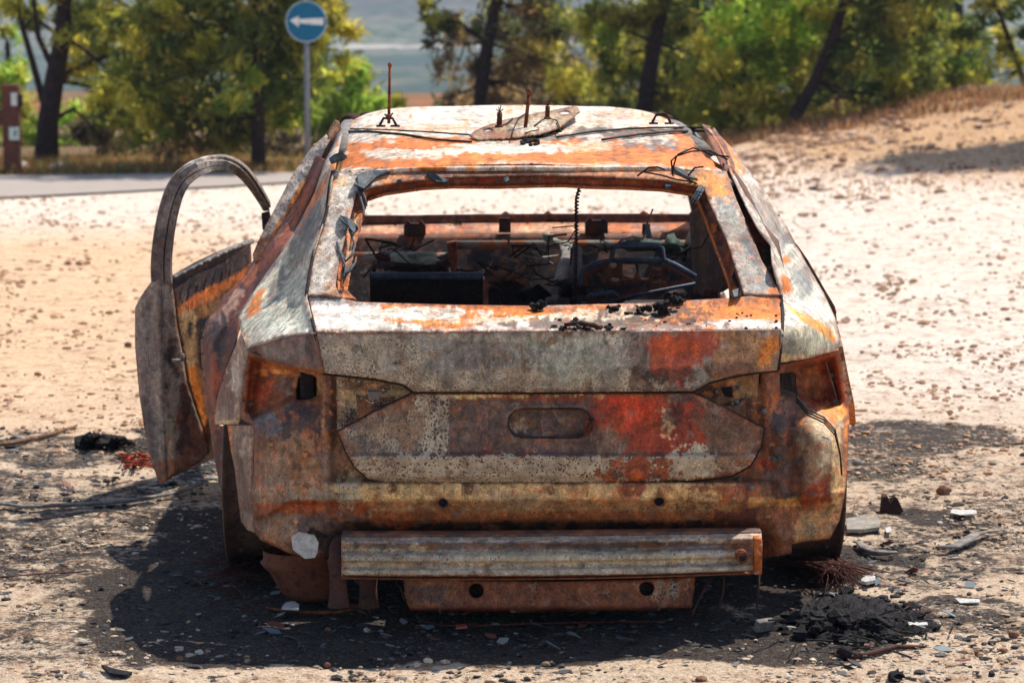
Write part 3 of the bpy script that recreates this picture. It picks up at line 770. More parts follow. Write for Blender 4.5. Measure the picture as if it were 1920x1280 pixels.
def plate_recess(x, y):
    r = np.hypot(np.maximum(np.abs(x - 1031) - 52, 0), y - 793)
    return .030 * sstep(28, 24, r) - .006 * sstep(40, 31, r)
panel("lower_tailgate_panel", [(775, 736.5), (1000, 737), (1298, 735.5), (1350, 759), (1400, 786), (1432, 803), (1426, 838), (1406, 873), (1370, 892), (1300, 900), (1150, 905), (1000, 907), (800, 907), (720, 905), (690, 897), (665, 874), (648, 845), (634, 809), (700, 773)],
      lambda x, y: I(y, [735, 742, 847, 853, 858, 892, 908], [.078, .075, .068, .056, .052, .070, .105]) + curv(x) + plate_recess(x, y), (120, 96, 82),
      [(('b', 780, 738, 850, 854), (84, 74, 72), dict(sp=.46, n=.5, w=30)), (('b', 640, 770, 790, 854), (108, 98, 94), dict(sp=.22, n=.5, w=20)), (('e', 750, 790, 60, 40), (138, 98, 60), dict(op=.5, n=.7, ns=(16, 60))),
       (('b', 842, 742, 1120, 852), (84, 68, 64), dict(w=8, n=.12, sp=.0)), (('b', 850, 738, 1100, 752), (110, 50, 34), dict(n=.8, ns=(40, 10), w=8, op=.85)), (('b', 820, 736, 1290, 744), CREAM, dict(n=1.3, ns=(22, 6), w=6, op=.9, soft=.06)),
       (('p', [(1110, 738), (1296, 738), (1330, 800), (1325, 850), (1250, 880), (1180, 850), (1140, 800), (1110, 770)]), (138, 46, 24), dict(n=1.3, ns=(22, 34), w=40, soft=.35, op=.88)), (('e', 1205, 760, 70, 30), (176, 54, 22), dict(n=.7, ns=(30, 30), op=.8)), (('e', 1252, 790, 10, 26), (200, 170, 130), dict(n=1.6, ns=(6, 8), op=.7, soft=.04)), (('e', 1262, 770, 16, 40), DARK, dict(n=1.2, ns=(9, 12), op=.7)), (('e', 1285, 744, 22, 8), (60, 50, 60), {}),
       (('b', 660, 855, 1290, 909), (86, 66, 58), dict(w=4, n=.1, sp=.46)), (('b', 640, 855, 790, 905), (140, 116, 94), dict(w=20, n=.4, op=.6)), (('b', 740, 857, 1170, 904), (84, 62, 54), dict(w=20, n=.5, sp=.62)),
       (('e', 1200, 880, 80, 24), (140, 66, 36), dict(n=1.3, ns=(14, 12), sp=0, op=.75)), (('e', 1300, 866, 40, 28), (212, 190, 160), dict(n=1.0, ns=(9, 9), op=.9, soft=.07, sp=.5)), (('e', 1380, 868, 40, 26), (120, 84, 62), dict(n=.5, sp=.2)), (('b', 640, 849, 1420, 856), (84, 62, 58), dict(w=4, op=.6, n=.5)),
       (('e', 1370, 800, 50, 40), (104, 78, 64), dict(n=.4)), (('e', 1195, 890, 10, 8), (200, 90, 50), {}), (('e', 1158, 888, 11, 9), (70, 52, 50), {}), (('e', 1225, 893, 14, 6), (64, 60, 70), {}), (('b', 900, 851, 1000, 868), (100, 46, 36), dict(n=.8, op=.8, w=8)), (('e', 975, 800, 14, 12), (170, 150, 128), dict(n=1, ns=(6, 6), op=.7))],
      parent=TG, seed=5, step=4, wob=.003)
# lamp corners of the tailgate
lh = [(687, 727), (713, 729), (712, 745), (693, 752)]
panel("lamp_recess", [(631, 701), (700, 710), (757, 721), (777, 737), (700, 777), (632, 812)], lambda x, y: .165 + curv(x) - .03 * sstep(690, 640, x), (176, 146, 104),
      [(('e', 720, 760, 60, 14), DARK, dict(n=.6)), (('e', 660, 715, 30, 12), (96, 76, 60), dict(n=.9)), (('e', 740, 725, 26, 8), (96, 80, 66), dict(n=.8)), (('e', 650, 790, 20, 30), DBRN, dict(n=.6)), (('a', .35), (90, 66, 50), dict(n=1, ns=(9, 9)))], holes=[lh], parent=TG, seed=6, step=4, speck=.25)
rh = [(1351, 727), (1373, 724), (1374, 745), (1359, 744)]
panel("lamp_recess", [(1296, 737), (1310, 727), (1337, 713), (1424, 696), (1420, 745), (1418, 796), (1370, 772)], lambda x, y: .165 + curv(x) - .03 * sstep(1380, 1420, x), (116, 88, 66),
      [(('e', 1330, 735, 30, 16), DARK, dict(n=.8)), (('e', 1395, 730, 22, 26), (150, 120, 88), dict(n=.8)), (('e', 1400, 770, 24, 22), (70, 54, 52), dict(n=.5)), (('a', .3), (150, 96, 50), dict(n=1, ns=(9, 9), op=.8))], holes=[rh], parent=TG, seed=7, step=4)
m = MB()
for x, y in [(672, 717), (679, 746), (698, 758), (718, 733), (662, 736), (1343, 733), (1384, 728), (1381, 752), (1400, 740), (1372, 756)]:
    c = P(x, y, float(depth(x, .158 + curv(x))))
    m = MB(); m.tube([c + np.array([0, .012, 0]), c + np.array([0, -.010, 0])], .0062, 8); m.build("fastener", M_GREYMETAL, TG)
# tailgate window frame: outer skin, recessed flange, header channel
def pill(x, y): return I(y, [312, 340, 560], [.765, .70, .262]) + curv(x) * .8
panel("window_frame", [(624, 322), (720, 314), (850, 309), (1000, 307), (1115, 311), (1250, 314), (1362, 321), (1380, 372), (1408, 437), (1428, 488), (1448, 520), (1463, 553), (1420, 553), (1395, 552), (1385, 520), (1362, 450), (1330, 380), (1318, 352), (1240, 338), (1100, 331), (1000, 329), (850, 333), (760, 341), (700, 350), (668, 362), (648, 440), (634, 500), (629, 535), (640, 559), (620, 556), (575, 555), (582, 510), (590, 468), (604, 430), (613, 397), (620, 350)],
      pill, (176, 170, 162),
      [(('b', 700, 305, 1340, 345), (176, 120, 84), dict(n=.8, ns=(60, 12), w=14)), (('b', 850, 312, 1080, 332), (108, 92, 86), dict(n=.9, ns=(24, 8), w=10)), (('e', 910, 320, 90, 9), DARK, dict(n=1.1, ns=(14, 6), op=.85)), (('e', 820, 324, 50, 8), (60, 56, 58), dict(n=1, ns=(12, 6))), (('e', 1330, 345, 40, 22), (206, 128, 60), dict(n=.7)),
       (('p', [(1340, 370), (1366, 372), (1400, 440), (1460, 550), (1400, 550), (1370, 470)]), (132, 134, 132), dict(n=.5, w=14)), (('p', [(1400, 430), (1425, 480), (1415, 490), (1385, 450)]), (86, 90, 98), dict(n=.6, w=10)), (('p', [(640, 330), (660, 330), (630, 470), (600, 550), (585, 550)]), (196, 190, 184), dict(w=12, n=.8, ns=(20, 40))), (('b', 610, 330, 650, 350), (188, 160, 130), dict(n=.6)), (('p', [(660, 350), (668, 362), (632, 510), (624, 500)]), (150, 156, 148), dict(w=6, n=.5)),
       (('p', [(632, 540), (655, 558), (600, 556), (610, 520)]), (196, 150, 110), dict(w=9, n=.9, op=.6)), (('a', .6), (200, 110, 50), dict(n=1, ns=(18, 18), op=.7)), (('e', 1452, 545, 14, 6), ORNG, {})],
      parent=TG, seed=8, step=4, wob=.004)
panel("window_flange", [(668, 362), (700, 350), (760, 341), (850, 333), (1000, 329), (1100, 331), (1240, 338), (1318, 352), (1330, 380), (1362, 450), (1385, 520), (1395, 552), (1372, 558), (1360, 520), (1335, 445), (1308, 375), (1296, 366), (1240, 357), (1100, 349.5), (1000, 349), (850, 351), (790, 355), (720, 365), (690, 374), (678, 420), (664, 470), (655, 520), (652, 545), (672, 566), (640, 559), (629, 535), (634, 500), (648, 440)],
      lambda x, y: pill(x, y) + .035 + .03 * sstep(0, 14, np.minimum(edgedist(x, y, [(668, 362), (700, 350), (760, 341), (850, 333), (1000, 329), (1100, 331), (1240, 338), (1318, 352), (1330, 380), (1362, 450), (1385, 520), (1395, 552), (1395, 600), (640, 600), (629, 535), (634, 500), (648, 440)]), 14)), (196, 104, 40),
      [(('b', 690, 325, 1340, 372), (132, 46, 24), dict(n=.5, w=20)), (('b', 690, 344, 1320, 385), (96, 36, 24), dict(n=.3, w=6, op=.6)), (('e', 980, 335, 60, 8), (84, 60, 58), dict(n=.8)), (('e', 1120, 338, 60, 9), (110, 50, 36), dict(n=.8)), (('p', [(1318, 355), (1335, 380), (1345, 420), (1330, 420), (1305, 370)]), (66, 44, 44), dict(w=8, n=.6)), (('p', [(1340, 420), (1380, 500), (1392, 545), (1375, 540), (1345, 470)]), (140, 58, 30), dict(w=9, n=.8)), (('e', 1352, 445, 12, 30), DRED, dict(n=.7)), (('e', 660, 430, 12, 26), (190, 160, 120), dict(n=1.1, ns=(7, 7), op=.8)), (('e', 655, 490, 10, 30), (150, 130, 110), dict(n=1.2, ns=(7, 8), op=.8)), (('e', 672, 380, 8, 16), (80, 50, 40), dict(n=.9)), (('a', .45), (96, 70, 56), dict(n=1, ns=(9, 9), op=.8))],
      parent=TG, seed=9, step=3, wob=.004, wsc=24, rough_edge=.5)
# thin bright lip that hems the window flange
lip = [(690, 374), (720, 365), (790, 355), (850, 351.5), (930, 350.5), (1000, 349.5), (1060, 349), (1100, 350.5), (1170, 353), (1240, 357.5), (1296, 366), (1308, 375), (1322, 410), (1335, 445), (1352, 492), (1366, 530), (1374, 556)]
m = MB(); m.tube([P(x, y + 1.0 * math.sin(x * .11), float(depth(x, pill(x, y) + .06))) for x, y in lip], .005, 7); m.build("flange_hem", M_ORANGE, TG)
# dark plates standing in for shaded holes, and inner pillar plate seen on the right flange
for k, pl in enumerate([[(1377, 505), (1388, 520), (1395, 540), (1386, 545), (1372, 520)], [(1346, 415), (1352, 425), (1350, 436), (1343, 428)], [(640, 505), (645, 498), (650, 520), (643, 535)], [(655, 388), (660, 385), (661, 394), (656, 396)]]):
    m = MB(); m.prism([P(x, y, float(depth(x, pill(x, y) + .045))) for x, y in pl], (0, -.004, 0)); m.build("flange_hole_shade", M_SOOT, TG, smooth=False)
# melted rubber left on the frame
for k, (pl, th) in enumerate([([(666, 340), (676, 328), (700, 322), (732, 325), (705, 336), (692, 349), (683, 357), (672, 352), (664, 348)], .012), ([(637, 407), (650, 411), (662, 417), (672, 430), (664, 440), (652, 425), (640, 415)], .012), ([(617, 300), (628, 292), (640, 288), (651, 296), (642, 303), (630, 304), (621, 308)], .01),
                              ([(800, 328), (815, 330), (830, 338), (842, 341), (838, 346), (820, 344), (806, 336)], .012), ([(1262, 314), (1276, 318), (1296, 330), (1308, 338), (1290, 334), (1270, 326)], .008), ([(744, 341), (752, 338), (754, 344), (742, 346)], .01), ([(945, 337), (953, 334), (955, 342), (947, 345)], .012), ([(1246, 348), (1254, 344), (1258, 352), (1248, 355)], .014), ([(1372, 548), (1384, 544), (1390, 556), (1376, 560)], .012)]):
    pl = [np.array(q, float) for q in resample(pl, 7)]
    m = MB(); cpl = [P(q[0], q[1], float(depth(q[0], pill(q[0], q[1]) - .004 + .012 * math.sin(q[0])))) for q in pl]
    m.prism(cpl, (0, -th, th * .6)); m.build("melted_seal", M_RUBBER, TG, smooth=False)
m = MB()
for st in [[(672, 350), (676, 372), (682, 392), (681, 414)], [(676, 352), (684, 370), (688, 386)], [(636, 470), (648, 490), (660, 478), (664, 462)], [(632, 455), (640, 478), (648, 500), (645, 520), (658, 505), (668, 490)], [(640, 520), (652, 508), (666, 492), (668, 482)], [(655, 430), (664, 455), (660, 470)], [(1316, 350), (1306, 368), (1298, 380)], [(1320, 352), (1311, 370), (1304, 382)], [(1312, 350), (1302, 366), (1294, 378)]]:
    m.tube([P(x, y, float(depth(x, pill(x, y) - .006))) for x, y in st], [.0045] + [.004] * (len(st) - 2) + [.0025], 6); m.build("seal_strand", M_RUBBER, TG); m = MB()

def gap_strip(name, pts, off, r, parent, mt=M_SOOT):  # dark strips laid along the panel joints, standing in for gap shade
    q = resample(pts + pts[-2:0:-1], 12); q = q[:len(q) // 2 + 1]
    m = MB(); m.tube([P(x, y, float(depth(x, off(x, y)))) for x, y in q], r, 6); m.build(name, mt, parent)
sill_s = lambda x, y: I(y, [312, 340, 560, 573, 608, 624, 640, 700, 736], [.765, .70, .262, .235, .045, .0, .012, .032, .052]) + curv(x) * (.8 if y < 560 else 1) + .0045
gap_strip("shut_gap_shade", [(624, 322), (618, 352), (613, 397), (602, 434), (590, 468), (581, 512), (575, 554), (583, 590), (592, 624), (598, 660), (605, 700)], sill_s, .0062, TG)
gap_strip("shut_gap_shade", [(1464, 553), (1467.5, 590), (1466, 618), (1462, 660), (1459, 693)], sill_s, .006, TG)
gap_strip("panel_gap_shade", [(606, 700), (700, 710.5), (757, 721), (775, 735.5), (1000, 736), (1298, 734.5), (1330, 717), (1380, 704), (1425, 697.5), (1458, 695)], lambda x, y: I(y, [690, 737], [.036, .062]) + curv(x) + .006, .0048, TG)
gap_strip("panel_gap_shade", [(775, 736), (700, 773), (634, 809), (648, 845), (665, 874), (690, 897), (720, 905), (800, 907.5), (1000, 908), (1150, 906), (1300, 901), (1370, 893), (1406, 874), (1426, 838), (1432, 803), (1400, 786), (1298, 735)], lambda x, y: I(y, [735, 742, 847, 853, 858, 892, 908], [.078, .075, .068, .056, .052, .070, .105]) + curv(x) + .006, .0042, TG)

# ---- roof
def roof_z(u, s):
    zc = I(s, [.74, .85, 1.2, 1.6, 2.0, 2.3, 2.6, 2.9, 3.05], [1.288, 1.300, 1.320, 1.342, 1.378, 1.397, 1.406, 1.404, 1.392])
    q = np.abs(u) / .61
    wav = .004 * np.sin(s * 23) * sstep(1.8, 1.0, s) + .006 * fbm(u * 3, s * 3, 77, 3)
    return zc - .016 * q ** 2 - .042 * q ** 9 + wav
ROOFS = [(('a', .05), (204, 190, 172), dict(n=.8, ns=(90, 20))), (('p', [(640, 262), (900, 275), (1000, 262), (1100, 260), (1340, 285), (1362, 318), (1000, 306), (627, 318)]), (182, 100, 26), dict(n=1.0, ns=(80, 12), w=16)),
         (('e', 760, 288, 110, 10), (204, 192, 178), dict(n=.7, ns=(60, 10))), (('e', 960, 280, 120, 9), (204, 194, 184), dict(n=.8, ns=(50, 8))), (('e', 1110, 275, 70, 8), (190, 160, 130), dict(n=.7)), (('e', 1220, 290, 90, 15), (182, 100, 26), dict(n=1.1, ns=(24, 9), op=.9)), (('e', 1300, 265, 36, 20), (182, 100, 26), dict(n=.9)),
         (('e', 800, 262, 140, 7), (182, 100, 26), dict(n=.8, ns=(60, 8))), (('e', 1180, 262, 100, 8), (168, 160, 152), dict(n=.7, ns=(40, 8))), (('e', 1210, 250, 130, 9), DARK, dict(n=1.4, ns=(26, 6), soft=.06, op=.85)), (('e', 1130, 243, 60, 6), DARK, dict(n=1.2, ns=(20, 5), op=.6)), (('e', 1230, 275, 60, 10), DARK, dict(n=1.5, ns=(8, 6), soft=.05, op=.7)), (('e', 1160, 218, 80, 10), (140, 96, 70), dict(n=1.2, ns=(20, 6), op=.6)), (('e', 1290, 222, 60, 12), (198, 140, 90), dict(n=.7)), (('e', 770, 228, 130, 15), (222, 216, 210), dict(n=.5, op=.7)), (('e', 800, 240, 120, 6), (176, 130, 90), dict(n=.9, op=.6)), (('e', 1010, 260, 90, 6), DARK, dict(n=1.1, ns=(16, 6), op=.7)), (('a', .66), DARK, dict(n=1.1, ns=(7, 5), soft=.05, op=.7)), (('a', .5), (182, 100, 26), dict(n=1, ns=(40, 14), op=.8)), (('b', 625, 298, 1365, 312), (182, 100, 26), dict(n=.7, ns=(60, 8), w=6, op=.6))]
def roof_fn(a, b):
    u = (a * 2 - 1) * .612; s = .74 + b * 2.31
    s = s + (1 - b) * .04 * (u / .61) ** 2
    return car(u, s, roof_z(u, s))
RO = grid_panel("roof", roof_fn, 130, 240, (214, 206, 198), ROOFS, seed=12, solid=.012)
def on_roof(px, py, lift=0.0):
    """where the photo ray meets the roof"""
    dd = np.linspace(7.75, 10.0, 400)
    W = unproj(px, py, dd); s = W[:, 1] - 7.05; u = W[:, 0] - .104 + YAW * s
    h = W[:, 2] - roof_z(u, s) - lift
    k = np.argmax(h < 0) if (h < 0).any() else int(np.argmin(h))
    return W[k]
# dark gap under the roof's rear edge
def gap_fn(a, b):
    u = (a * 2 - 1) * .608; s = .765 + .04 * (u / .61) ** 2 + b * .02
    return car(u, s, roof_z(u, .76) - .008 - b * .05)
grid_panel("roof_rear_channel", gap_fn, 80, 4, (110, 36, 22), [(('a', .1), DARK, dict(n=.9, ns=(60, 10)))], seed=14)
# strap and cables across the roof
for nm, pts, r, mt in [("roof_strap", [(641, 247), (690, 246), (760, 252), (820, 262), (884, 266)], .006, M_BLACKWIRE), ("roof_strap", [(1046, 257), (1110, 247), (1180, 241), (1250, 239), (1326, 239)], .006, M_BLACKWIRE), ("roof_strap", [(640, 241), (720, 243), (800, 247), (888, 253)], .004, M_BLACKWIRE), ("roof_strap", [(1130, 262), (1200, 252), (1270, 246), (1328, 246)], .007, M_SOOT)]:
    m = MB(); q = []
    for i in range(len(pts) - 1):
        for k in range(5):
            t = k / 5; q.append(on_roof(pts[i][0] * (1 - t) + pts[i + 1][0] * t, pts[i][1] * (1 - t) + pts[i + 1][1] * t, r))
    q.append(on_roof(*pts[-1], r)); m.tube(q, r, 7, flat=.6); m.build(nm, mt, CAR)
# curled cables at the right rear corner of the roof
for pts in [[(1262, 330), (1258, 305), (1272, 288), (1300, 281), (1335, 290), (1366, 297)], [(1260, 322), (1268, 296), (1296, 283), (1330, 286), (1364, 299)], [(1195, 330), (1215, 318), (1232, 312), (1246, 322)], [(1290, 330), (1302, 318), (1318, 312)], [(1262, 315), (1270, 330), (1290, 336), (1310, 350)], [(1205, 322), (1240, 332), (1268, 336), (1300, 345)]]:
    m = MB(); m.tube([P(x, y, float(depth(x, .72))) + np.array([0, -.012 * (i % 3), .006 * (i % 2)]) for i, (x, y) in enumerate(pts)], .0028, 6); m.build("loose_cable", M_BLACKWIRE, CAR)
circ0 = lambda cx, cy, rx_, ry_, n=12: [(cx + rx_ * math.cos(2 * math.pi * k / n), cy + ry_ * math.sin(2 * math.pi * k / n)) for k in range(n)]
# light bar base plate with its three posts
LB = [(880, 253), (894, 262), (941, 260), (977, 256), (1013, 251), (1050, 238), (1087, 209), (1084, 202), (1077, 198), (1056, 203), (1000, 213), (947, 224), (911, 236), (889, 246)]
def lbd(x, y): return I(y, [196, 210, 235, 262], [9.38, 9.08, 8.78, 8.48]) - .03
LP = panel("light_bar_plate", LB, lambda x, y: lbd(x, y), (150, 138, 112), [(('e', 980, 240, 50, 12), (168, 160, 146), dict(n=.8)), (('e', 930, 250, 40, 10), (120, 84, 54), dict(n=.9)), (('e', 915, 243, 10, 4), DARK, dict(n=.3)), (('e', 1058, 211, 13, 5), (206, 190, 170), {}), (('a', .3), (120, 108, 84), dict(n=.9)), (('a', .5), (70, 60, 52), dict(n=1, ns=(8, 6)))], step=3, seed=15, solid=.005, absd=True, rough_edge=.4, holes=[circ0(1058, 211, 11, 3.4), circ0(915, 244, 9, 3.2)])
for (x0, y0, x1, y1, r, knob) in [(936, 239, 937, 211, .0095, 0), (985, 240, 992, 176, .0065, 1), (1026, 224, 1027, 199, .0085, 0)]:
    dq = float(lbd(x0, y0)) + .01
    a = P(x0, y0, dq); b = P(x1, y1, dq)
    m = MB(); m.tube([a, a * .4 + b * .6, b], r, 10)
    if knob: m.lump(b + np.array([0, 0, .008]), (.011, .011, .013), 3, .08)
    else:
        for q in range(4): m.tube([b, b + np.array([.008 * (q - 1.5), .004 * (q % 2), .012 + .006 * (q % 3)])], .002, 5)
        m.tube([a, a + np.array([0, 0, .008])], r * 1.5, 10)
    m.build("light_bar_post", M_RUST, LP)
for pts in [[(958, 262), (962, 244), (972, 222), (990, 210)], [(1030, 222), (1044, 226), (1050, 240), (1052, 248)], [(940, 236), (950, 232), (962, 222)], [(1002, 236), (1015, 226), (1026, 222)], [(985, 250), (996, 246), (1010, 244)]]:
    m = MB(); m.tube([P(x, y, float(lbd(x, y)) - .03 - .015 * math.sin(i)) for i, (x, y) in enumerate(pts)], .0025, 6); m.build("loose_cable", M_BLACKWIRE, LP)
# charred clumps along the plate's lower edge
for k in range(22):
    t = RNG.random(); x = 985 + 70 * t + RNG.normal() * 3; y = 264 - 24 * t + RNG.normal() * 3
    m = MB(); m.lump(on_roof(x, y, .004), np.array([.014, .014, .008]) * RNG.uniform(.5, 1.3), k, .7, 1); m.build("char_crumb", M_CHAR, CAR, smooth=False)
m = MB()
for k in range(16):
    a = RNG.random() * 6.28; m.lump(on_roof(994 + 16 * math.cos(a), 267 + 5 * math.sin(a), .004), (.009, .009, .006), k + 40, .6, 1)
m.build("charred_residue", M_CHAR, CAR, smooth=False)
# whip antenna on its bracket, and the empty bracket on the right
def bracket(x0, x1, yb, yt, d):
    m = MB(); a, b = P(x0, yb, d), P(x1, yb, d); c, e = P(x0 + 7, yt, d), P(x1 - 7, yt, d)
    m.tube([a, c, e, b], .005, 6)
    m.tube([a + np.array([-.012, 0, -.003]), a + np.array([.02, 0, -.003])], .004, 5); m.tube([b + np.array([-.02, 0, -.003]), b + np.array([.012, 0, -.003])], .004, 5)
    return m
AN = bracket(712, 743, 235, 222, 8.82).build("roof_bracket", M_DARKRUST, CAR)
m = MB(); a = P(729, 232, 8.82); b = P(731, 122, 8.82)
m.tube([a, a * .5 + b * .5, b], [.0058, .0052, .0048], 8); m.lump(b, (.008, .008, .010), 2, .1); m.lump(P(729, 217, 8.82), (.012, .012, .007), 5, .3)
m.tube([P(721, 214, 8.82), P(729, 220, 8.82), P(737, 212, 8.82)], .0035, 5); m.build("antenna", M_RUST, CAR)
m = bracket(1223, 1257, 230, 216, 8.9); m.box(P(1240, 214, 8.9), (.034, .02, .008)); m.build("roof_bracket", M_DARKRUST, CAR)

WEATHER = .5
# ---- quarter panels
LQ = tps([(640, 250, 1.62), (612, 270, 1.6), (626, 320, .80), (575, 350, 1.28), (613, 397, .64), (545, 430, 1.12), (590, 468, .48), (575, 554, .34), (510, 500, 1.0), (446, 590, .80), (592, 622, .085), (463, 652, .40), (525, 634, .20), (540, 560, .52), (560, 500, .70)])
panel("rear_quarter_panel", [(641, 247), (632, 290), (627, 318), (624, 322), (617, 370), (612, 397), (600, 435), (589, 468), (580, 510), (574, 556), (582, 590), (591, 624), (560, 627), (525, 633), (463, 653), (452, 622), (446, 592), (470, 553), (505, 503), (530, 470), (560, 420), (590, 360), (610, 300), (630, 262)],
      lambda x, y: LQ(x, y) + .02 * np.exp(-((x - 552 + (y - 480) * .55) / 26) ** 2) * sstep(400, 470, y), (170, 168, 154),
      [(('p', [(632, 262), (640, 250), (628, 320), (615, 350), (570, 440), (555, 440), (590, 370)]), (182, 100, 26), dict(n=.9, ns=(24, 50), w=14)), (('p', [(560, 440), (600, 380), (600, 430), (560, 500), (520, 560), (490, 580)]), (108, 104, 98), dict(n=.7, ns=(20, 60), w=16)), (('p', [(480, 545), (500, 540), (480, 590), (455, 600)]), (198, 110, 50), dict(n=.8, w=10)), (('e', 540, 600, 60, 20), (172, 176, 164), dict(n=.6, ns=(40, 10))), (('p', [(612, 397), (600, 435), (574, 556), (562, 556), (585, 460)]), (176, 174, 166), dict(n=.5, w=8)), (('e', 540, 540, 24, 50), (176, 170, 146), dict(n=.8, ns=(14, 40), op=.6)), (('e', 525, 618, 50, 8), (196, 198, 190), dict(n=.6, op=.6)), (('b', 612, 330, 626, 400), (170, 160, 146), dict(w=6))],
      step=5, seed=21, wob=.006, wsc=50)
LC = tps([(463, 653, .405), (525, 634, .205), (592, 624, .09), (606, 699, .10), (560, 690, .16), (500, 673, .30), (466, 661, .42)])
panel("quarter_rear_face", [(463, 654), (525, 634), (560, 628), (592, 625), (598, 660), (606, 700), (560, 691), (500, 675), (466, 662)], lambda x, y: LC(x, y) + .004, (92, 84, 84),
      [(('e', 580, 650, 10, 30), (70, 62, 62), dict(n=1)), (('e', 520, 655, 30, 14), (108, 100, 98), {}), (('b', 500, 688, 606, 702), (140, 92, 62), dict(w=7, n=.8))], step=5, seed=22)
RQ = tps([(1328, 240, 1.62), (1350, 252, 1.6), (1366, 320, .80), (1400, 312, 1.3), (1390, 366, .72), (1478, 430, 1.15), (1444, 460, .52), (1466, 570, .34), (1545, 550, .85), (1575, 640, .60), (1465, 618, .10), (1462, 680, .13), (1520, 672, .26), (1570, 655, .56), (1500, 520, .66), (1520, 600, .33), (1440, 370, 1.1)])
RQO = [(1326, 240), (1348, 252), (1372, 277), (1400, 313), (1440, 366), (1478, 430), (1510, 490), (1545, 550), (1566, 595), (1576, 640), (1571, 655), (1520, 671), (1462, 680), (1465, 625), (1467, 575), (1461, 540), (1449, 495), (1446, 460), (1424, 432), (1404, 395), (1388, 362), (1370, 322), (1363, 300), (1345, 265)]
panel("rear_quarter_panel", RQO, lambda x, y: RQ(x, y) + .02 * np.exp(-((x - 1462) / 22) ** 2 - ((y - 440) / 18) ** 2) - .03 * np.exp(-((x - 1490) / 14) ** 2 - ((y - 455) / 22) ** 2) + .018 * sstep(0, 14, y - (612 + (x - 1466) * .30)) * 0, (176, 176, 170),
      [(('p', [(1326, 240), (1350, 250), (1400, 320), (1392, 345), (1365, 318)]), (190, 122, 66), dict(n=.7, w=10)), (('e', 1390, 340, 18, 24), (200, 192, 184), dict(n=.8)), (('p', [(1400, 330), (1440, 372), (1480, 440), (1470, 470), (1430, 420), (1400, 370)]), (132, 128, 124), dict(n=.8, ns=(14, 30), w=12)), (('e', 1485, 445, 22, 14), (84, 86, 90), dict(n=.7)), (('e', 1472, 486, 12, 10), (196, 120, 56), dict(n=.8)), (('e', 1472, 535, 9, 16), (182, 100, 26), dict(n=.8)), (('e', 1510, 520, 18, 36), (120, 124, 124), dict(n=.9, ns=(14, 30))), (('e', 1500, 585, 50, 16), (206, 202, 196), dict(n=.6)), (('p', [(1470, 570), (1500, 584), (1545, 605), (1570, 640), (1560, 640), (1500, 600)]), (208, 136, 66), dict(n=.7, w=6)), (('p', [(1466, 612), (1520, 612), (1566, 648), (1520, 672), (1462, 680)]), (150, 152, 136), dict(w=8, n=.3)), (('e', 1482, 645, 18, 30), (112, 118, 112), dict(n=.8, ns=(12, 40), op=.8)), (('b', 1460, 664, 1575, 684), (198, 166, 112), dict(n=.5, w=8, op=.6))],
      step=4, seed=23, wob=.008, wsc=40)
# outer fin of the right fender and the trailing edge of the rear door behind it
panel("fender_edge", [(1566, 596), (1577, 632), (1588, 690), (1602, 758), (1605, 793), (1600, 800), (1590, 792), (1582, 720), (1572, 655), (1576, 640)], lambda x, y: I(y, [595, 650, 800], [.70, .60, .66]), (196, 118, 60), [(('p', [(1572, 610), (1582, 660), (1596, 750), (1590, 760), (1578, 690)]), (206, 190, 170), dict(w=5, n=.8)), (('a', .4), RED, dict(n=1, ns=(10, 30)))], step=4, seed=24)
panel("door_edge", [(1489, 454), (1496, 460), (1514, 486), (1548, 545), (1566, 575), (1574, 640), (1560, 600), (1540, 556), (1508, 500)], lambda x, y: 1.0 + 0 * x, (34, 30, 32), [(('b', 1486, 452, 1512, 485), (150, 74, 34), dict(w=5, n=.5))], step=5, seed=25)
panel("pillar_inner", [(1355, 305), (1372, 312), (1400, 350), (1432, 420), (1460, 450), (1470, 500), (1474, 590), (1460, 590), (1440, 540), (1400, 470), (1372, 400), (1352, 340)], lambda x, y: pill(x, np.minimum(y, 560)) + .09, (30, 25, 28), [(('a', .3), DRED, dict(n=.9))], step=7, seed=33)
panel("pillar_inner", [(1292, 400), (1312, 384), (1330, 400), (1345, 450), (1366, 540), (1352, 548), (1300, 552), (1296, 470)], lambda x, y: 2.2 + (x - 1300) * -.004, (70, 50, 44), [(('e', 1320, 470, 10, 70), (96, 66, 52), dict(n=.8, ns=(8, 40))), (('b', 1290, 400, 1306, 560), DARK, dict(n=.4))], step=7, seed=34)
panel("roof_gutter", [(1316, 232), (1340, 240), (1362, 272), (1378, 310), (1376, 326), (1358, 320), (1338, 282)], lambda x, y: I(y, [232, 320], [1.72, .86]), (96, 58, 40), [(('a', .2), DARK, dict(n=.9))], step=5, seed=35)
def rear_side(a, b):
    s = .40 + a * .95; zb = np.where(np.abs(s - 1.02) < .34, .285 + np.sqrt(np.maximum(0, .34 ** 2 - (s - 1.02) ** 2)), .25)
    return car(.875 + .05 * sstep(.35, .8, s) - .05 * np.maximum(0, b - .7) / .3, s, zb + b * (.77 - zb))
grid_panel("rear_side_panel", rear_side, 40, 24, (130, 110, 94), [(('a', .1), (160, 90, 48), dict(n=.9))], seed=36)
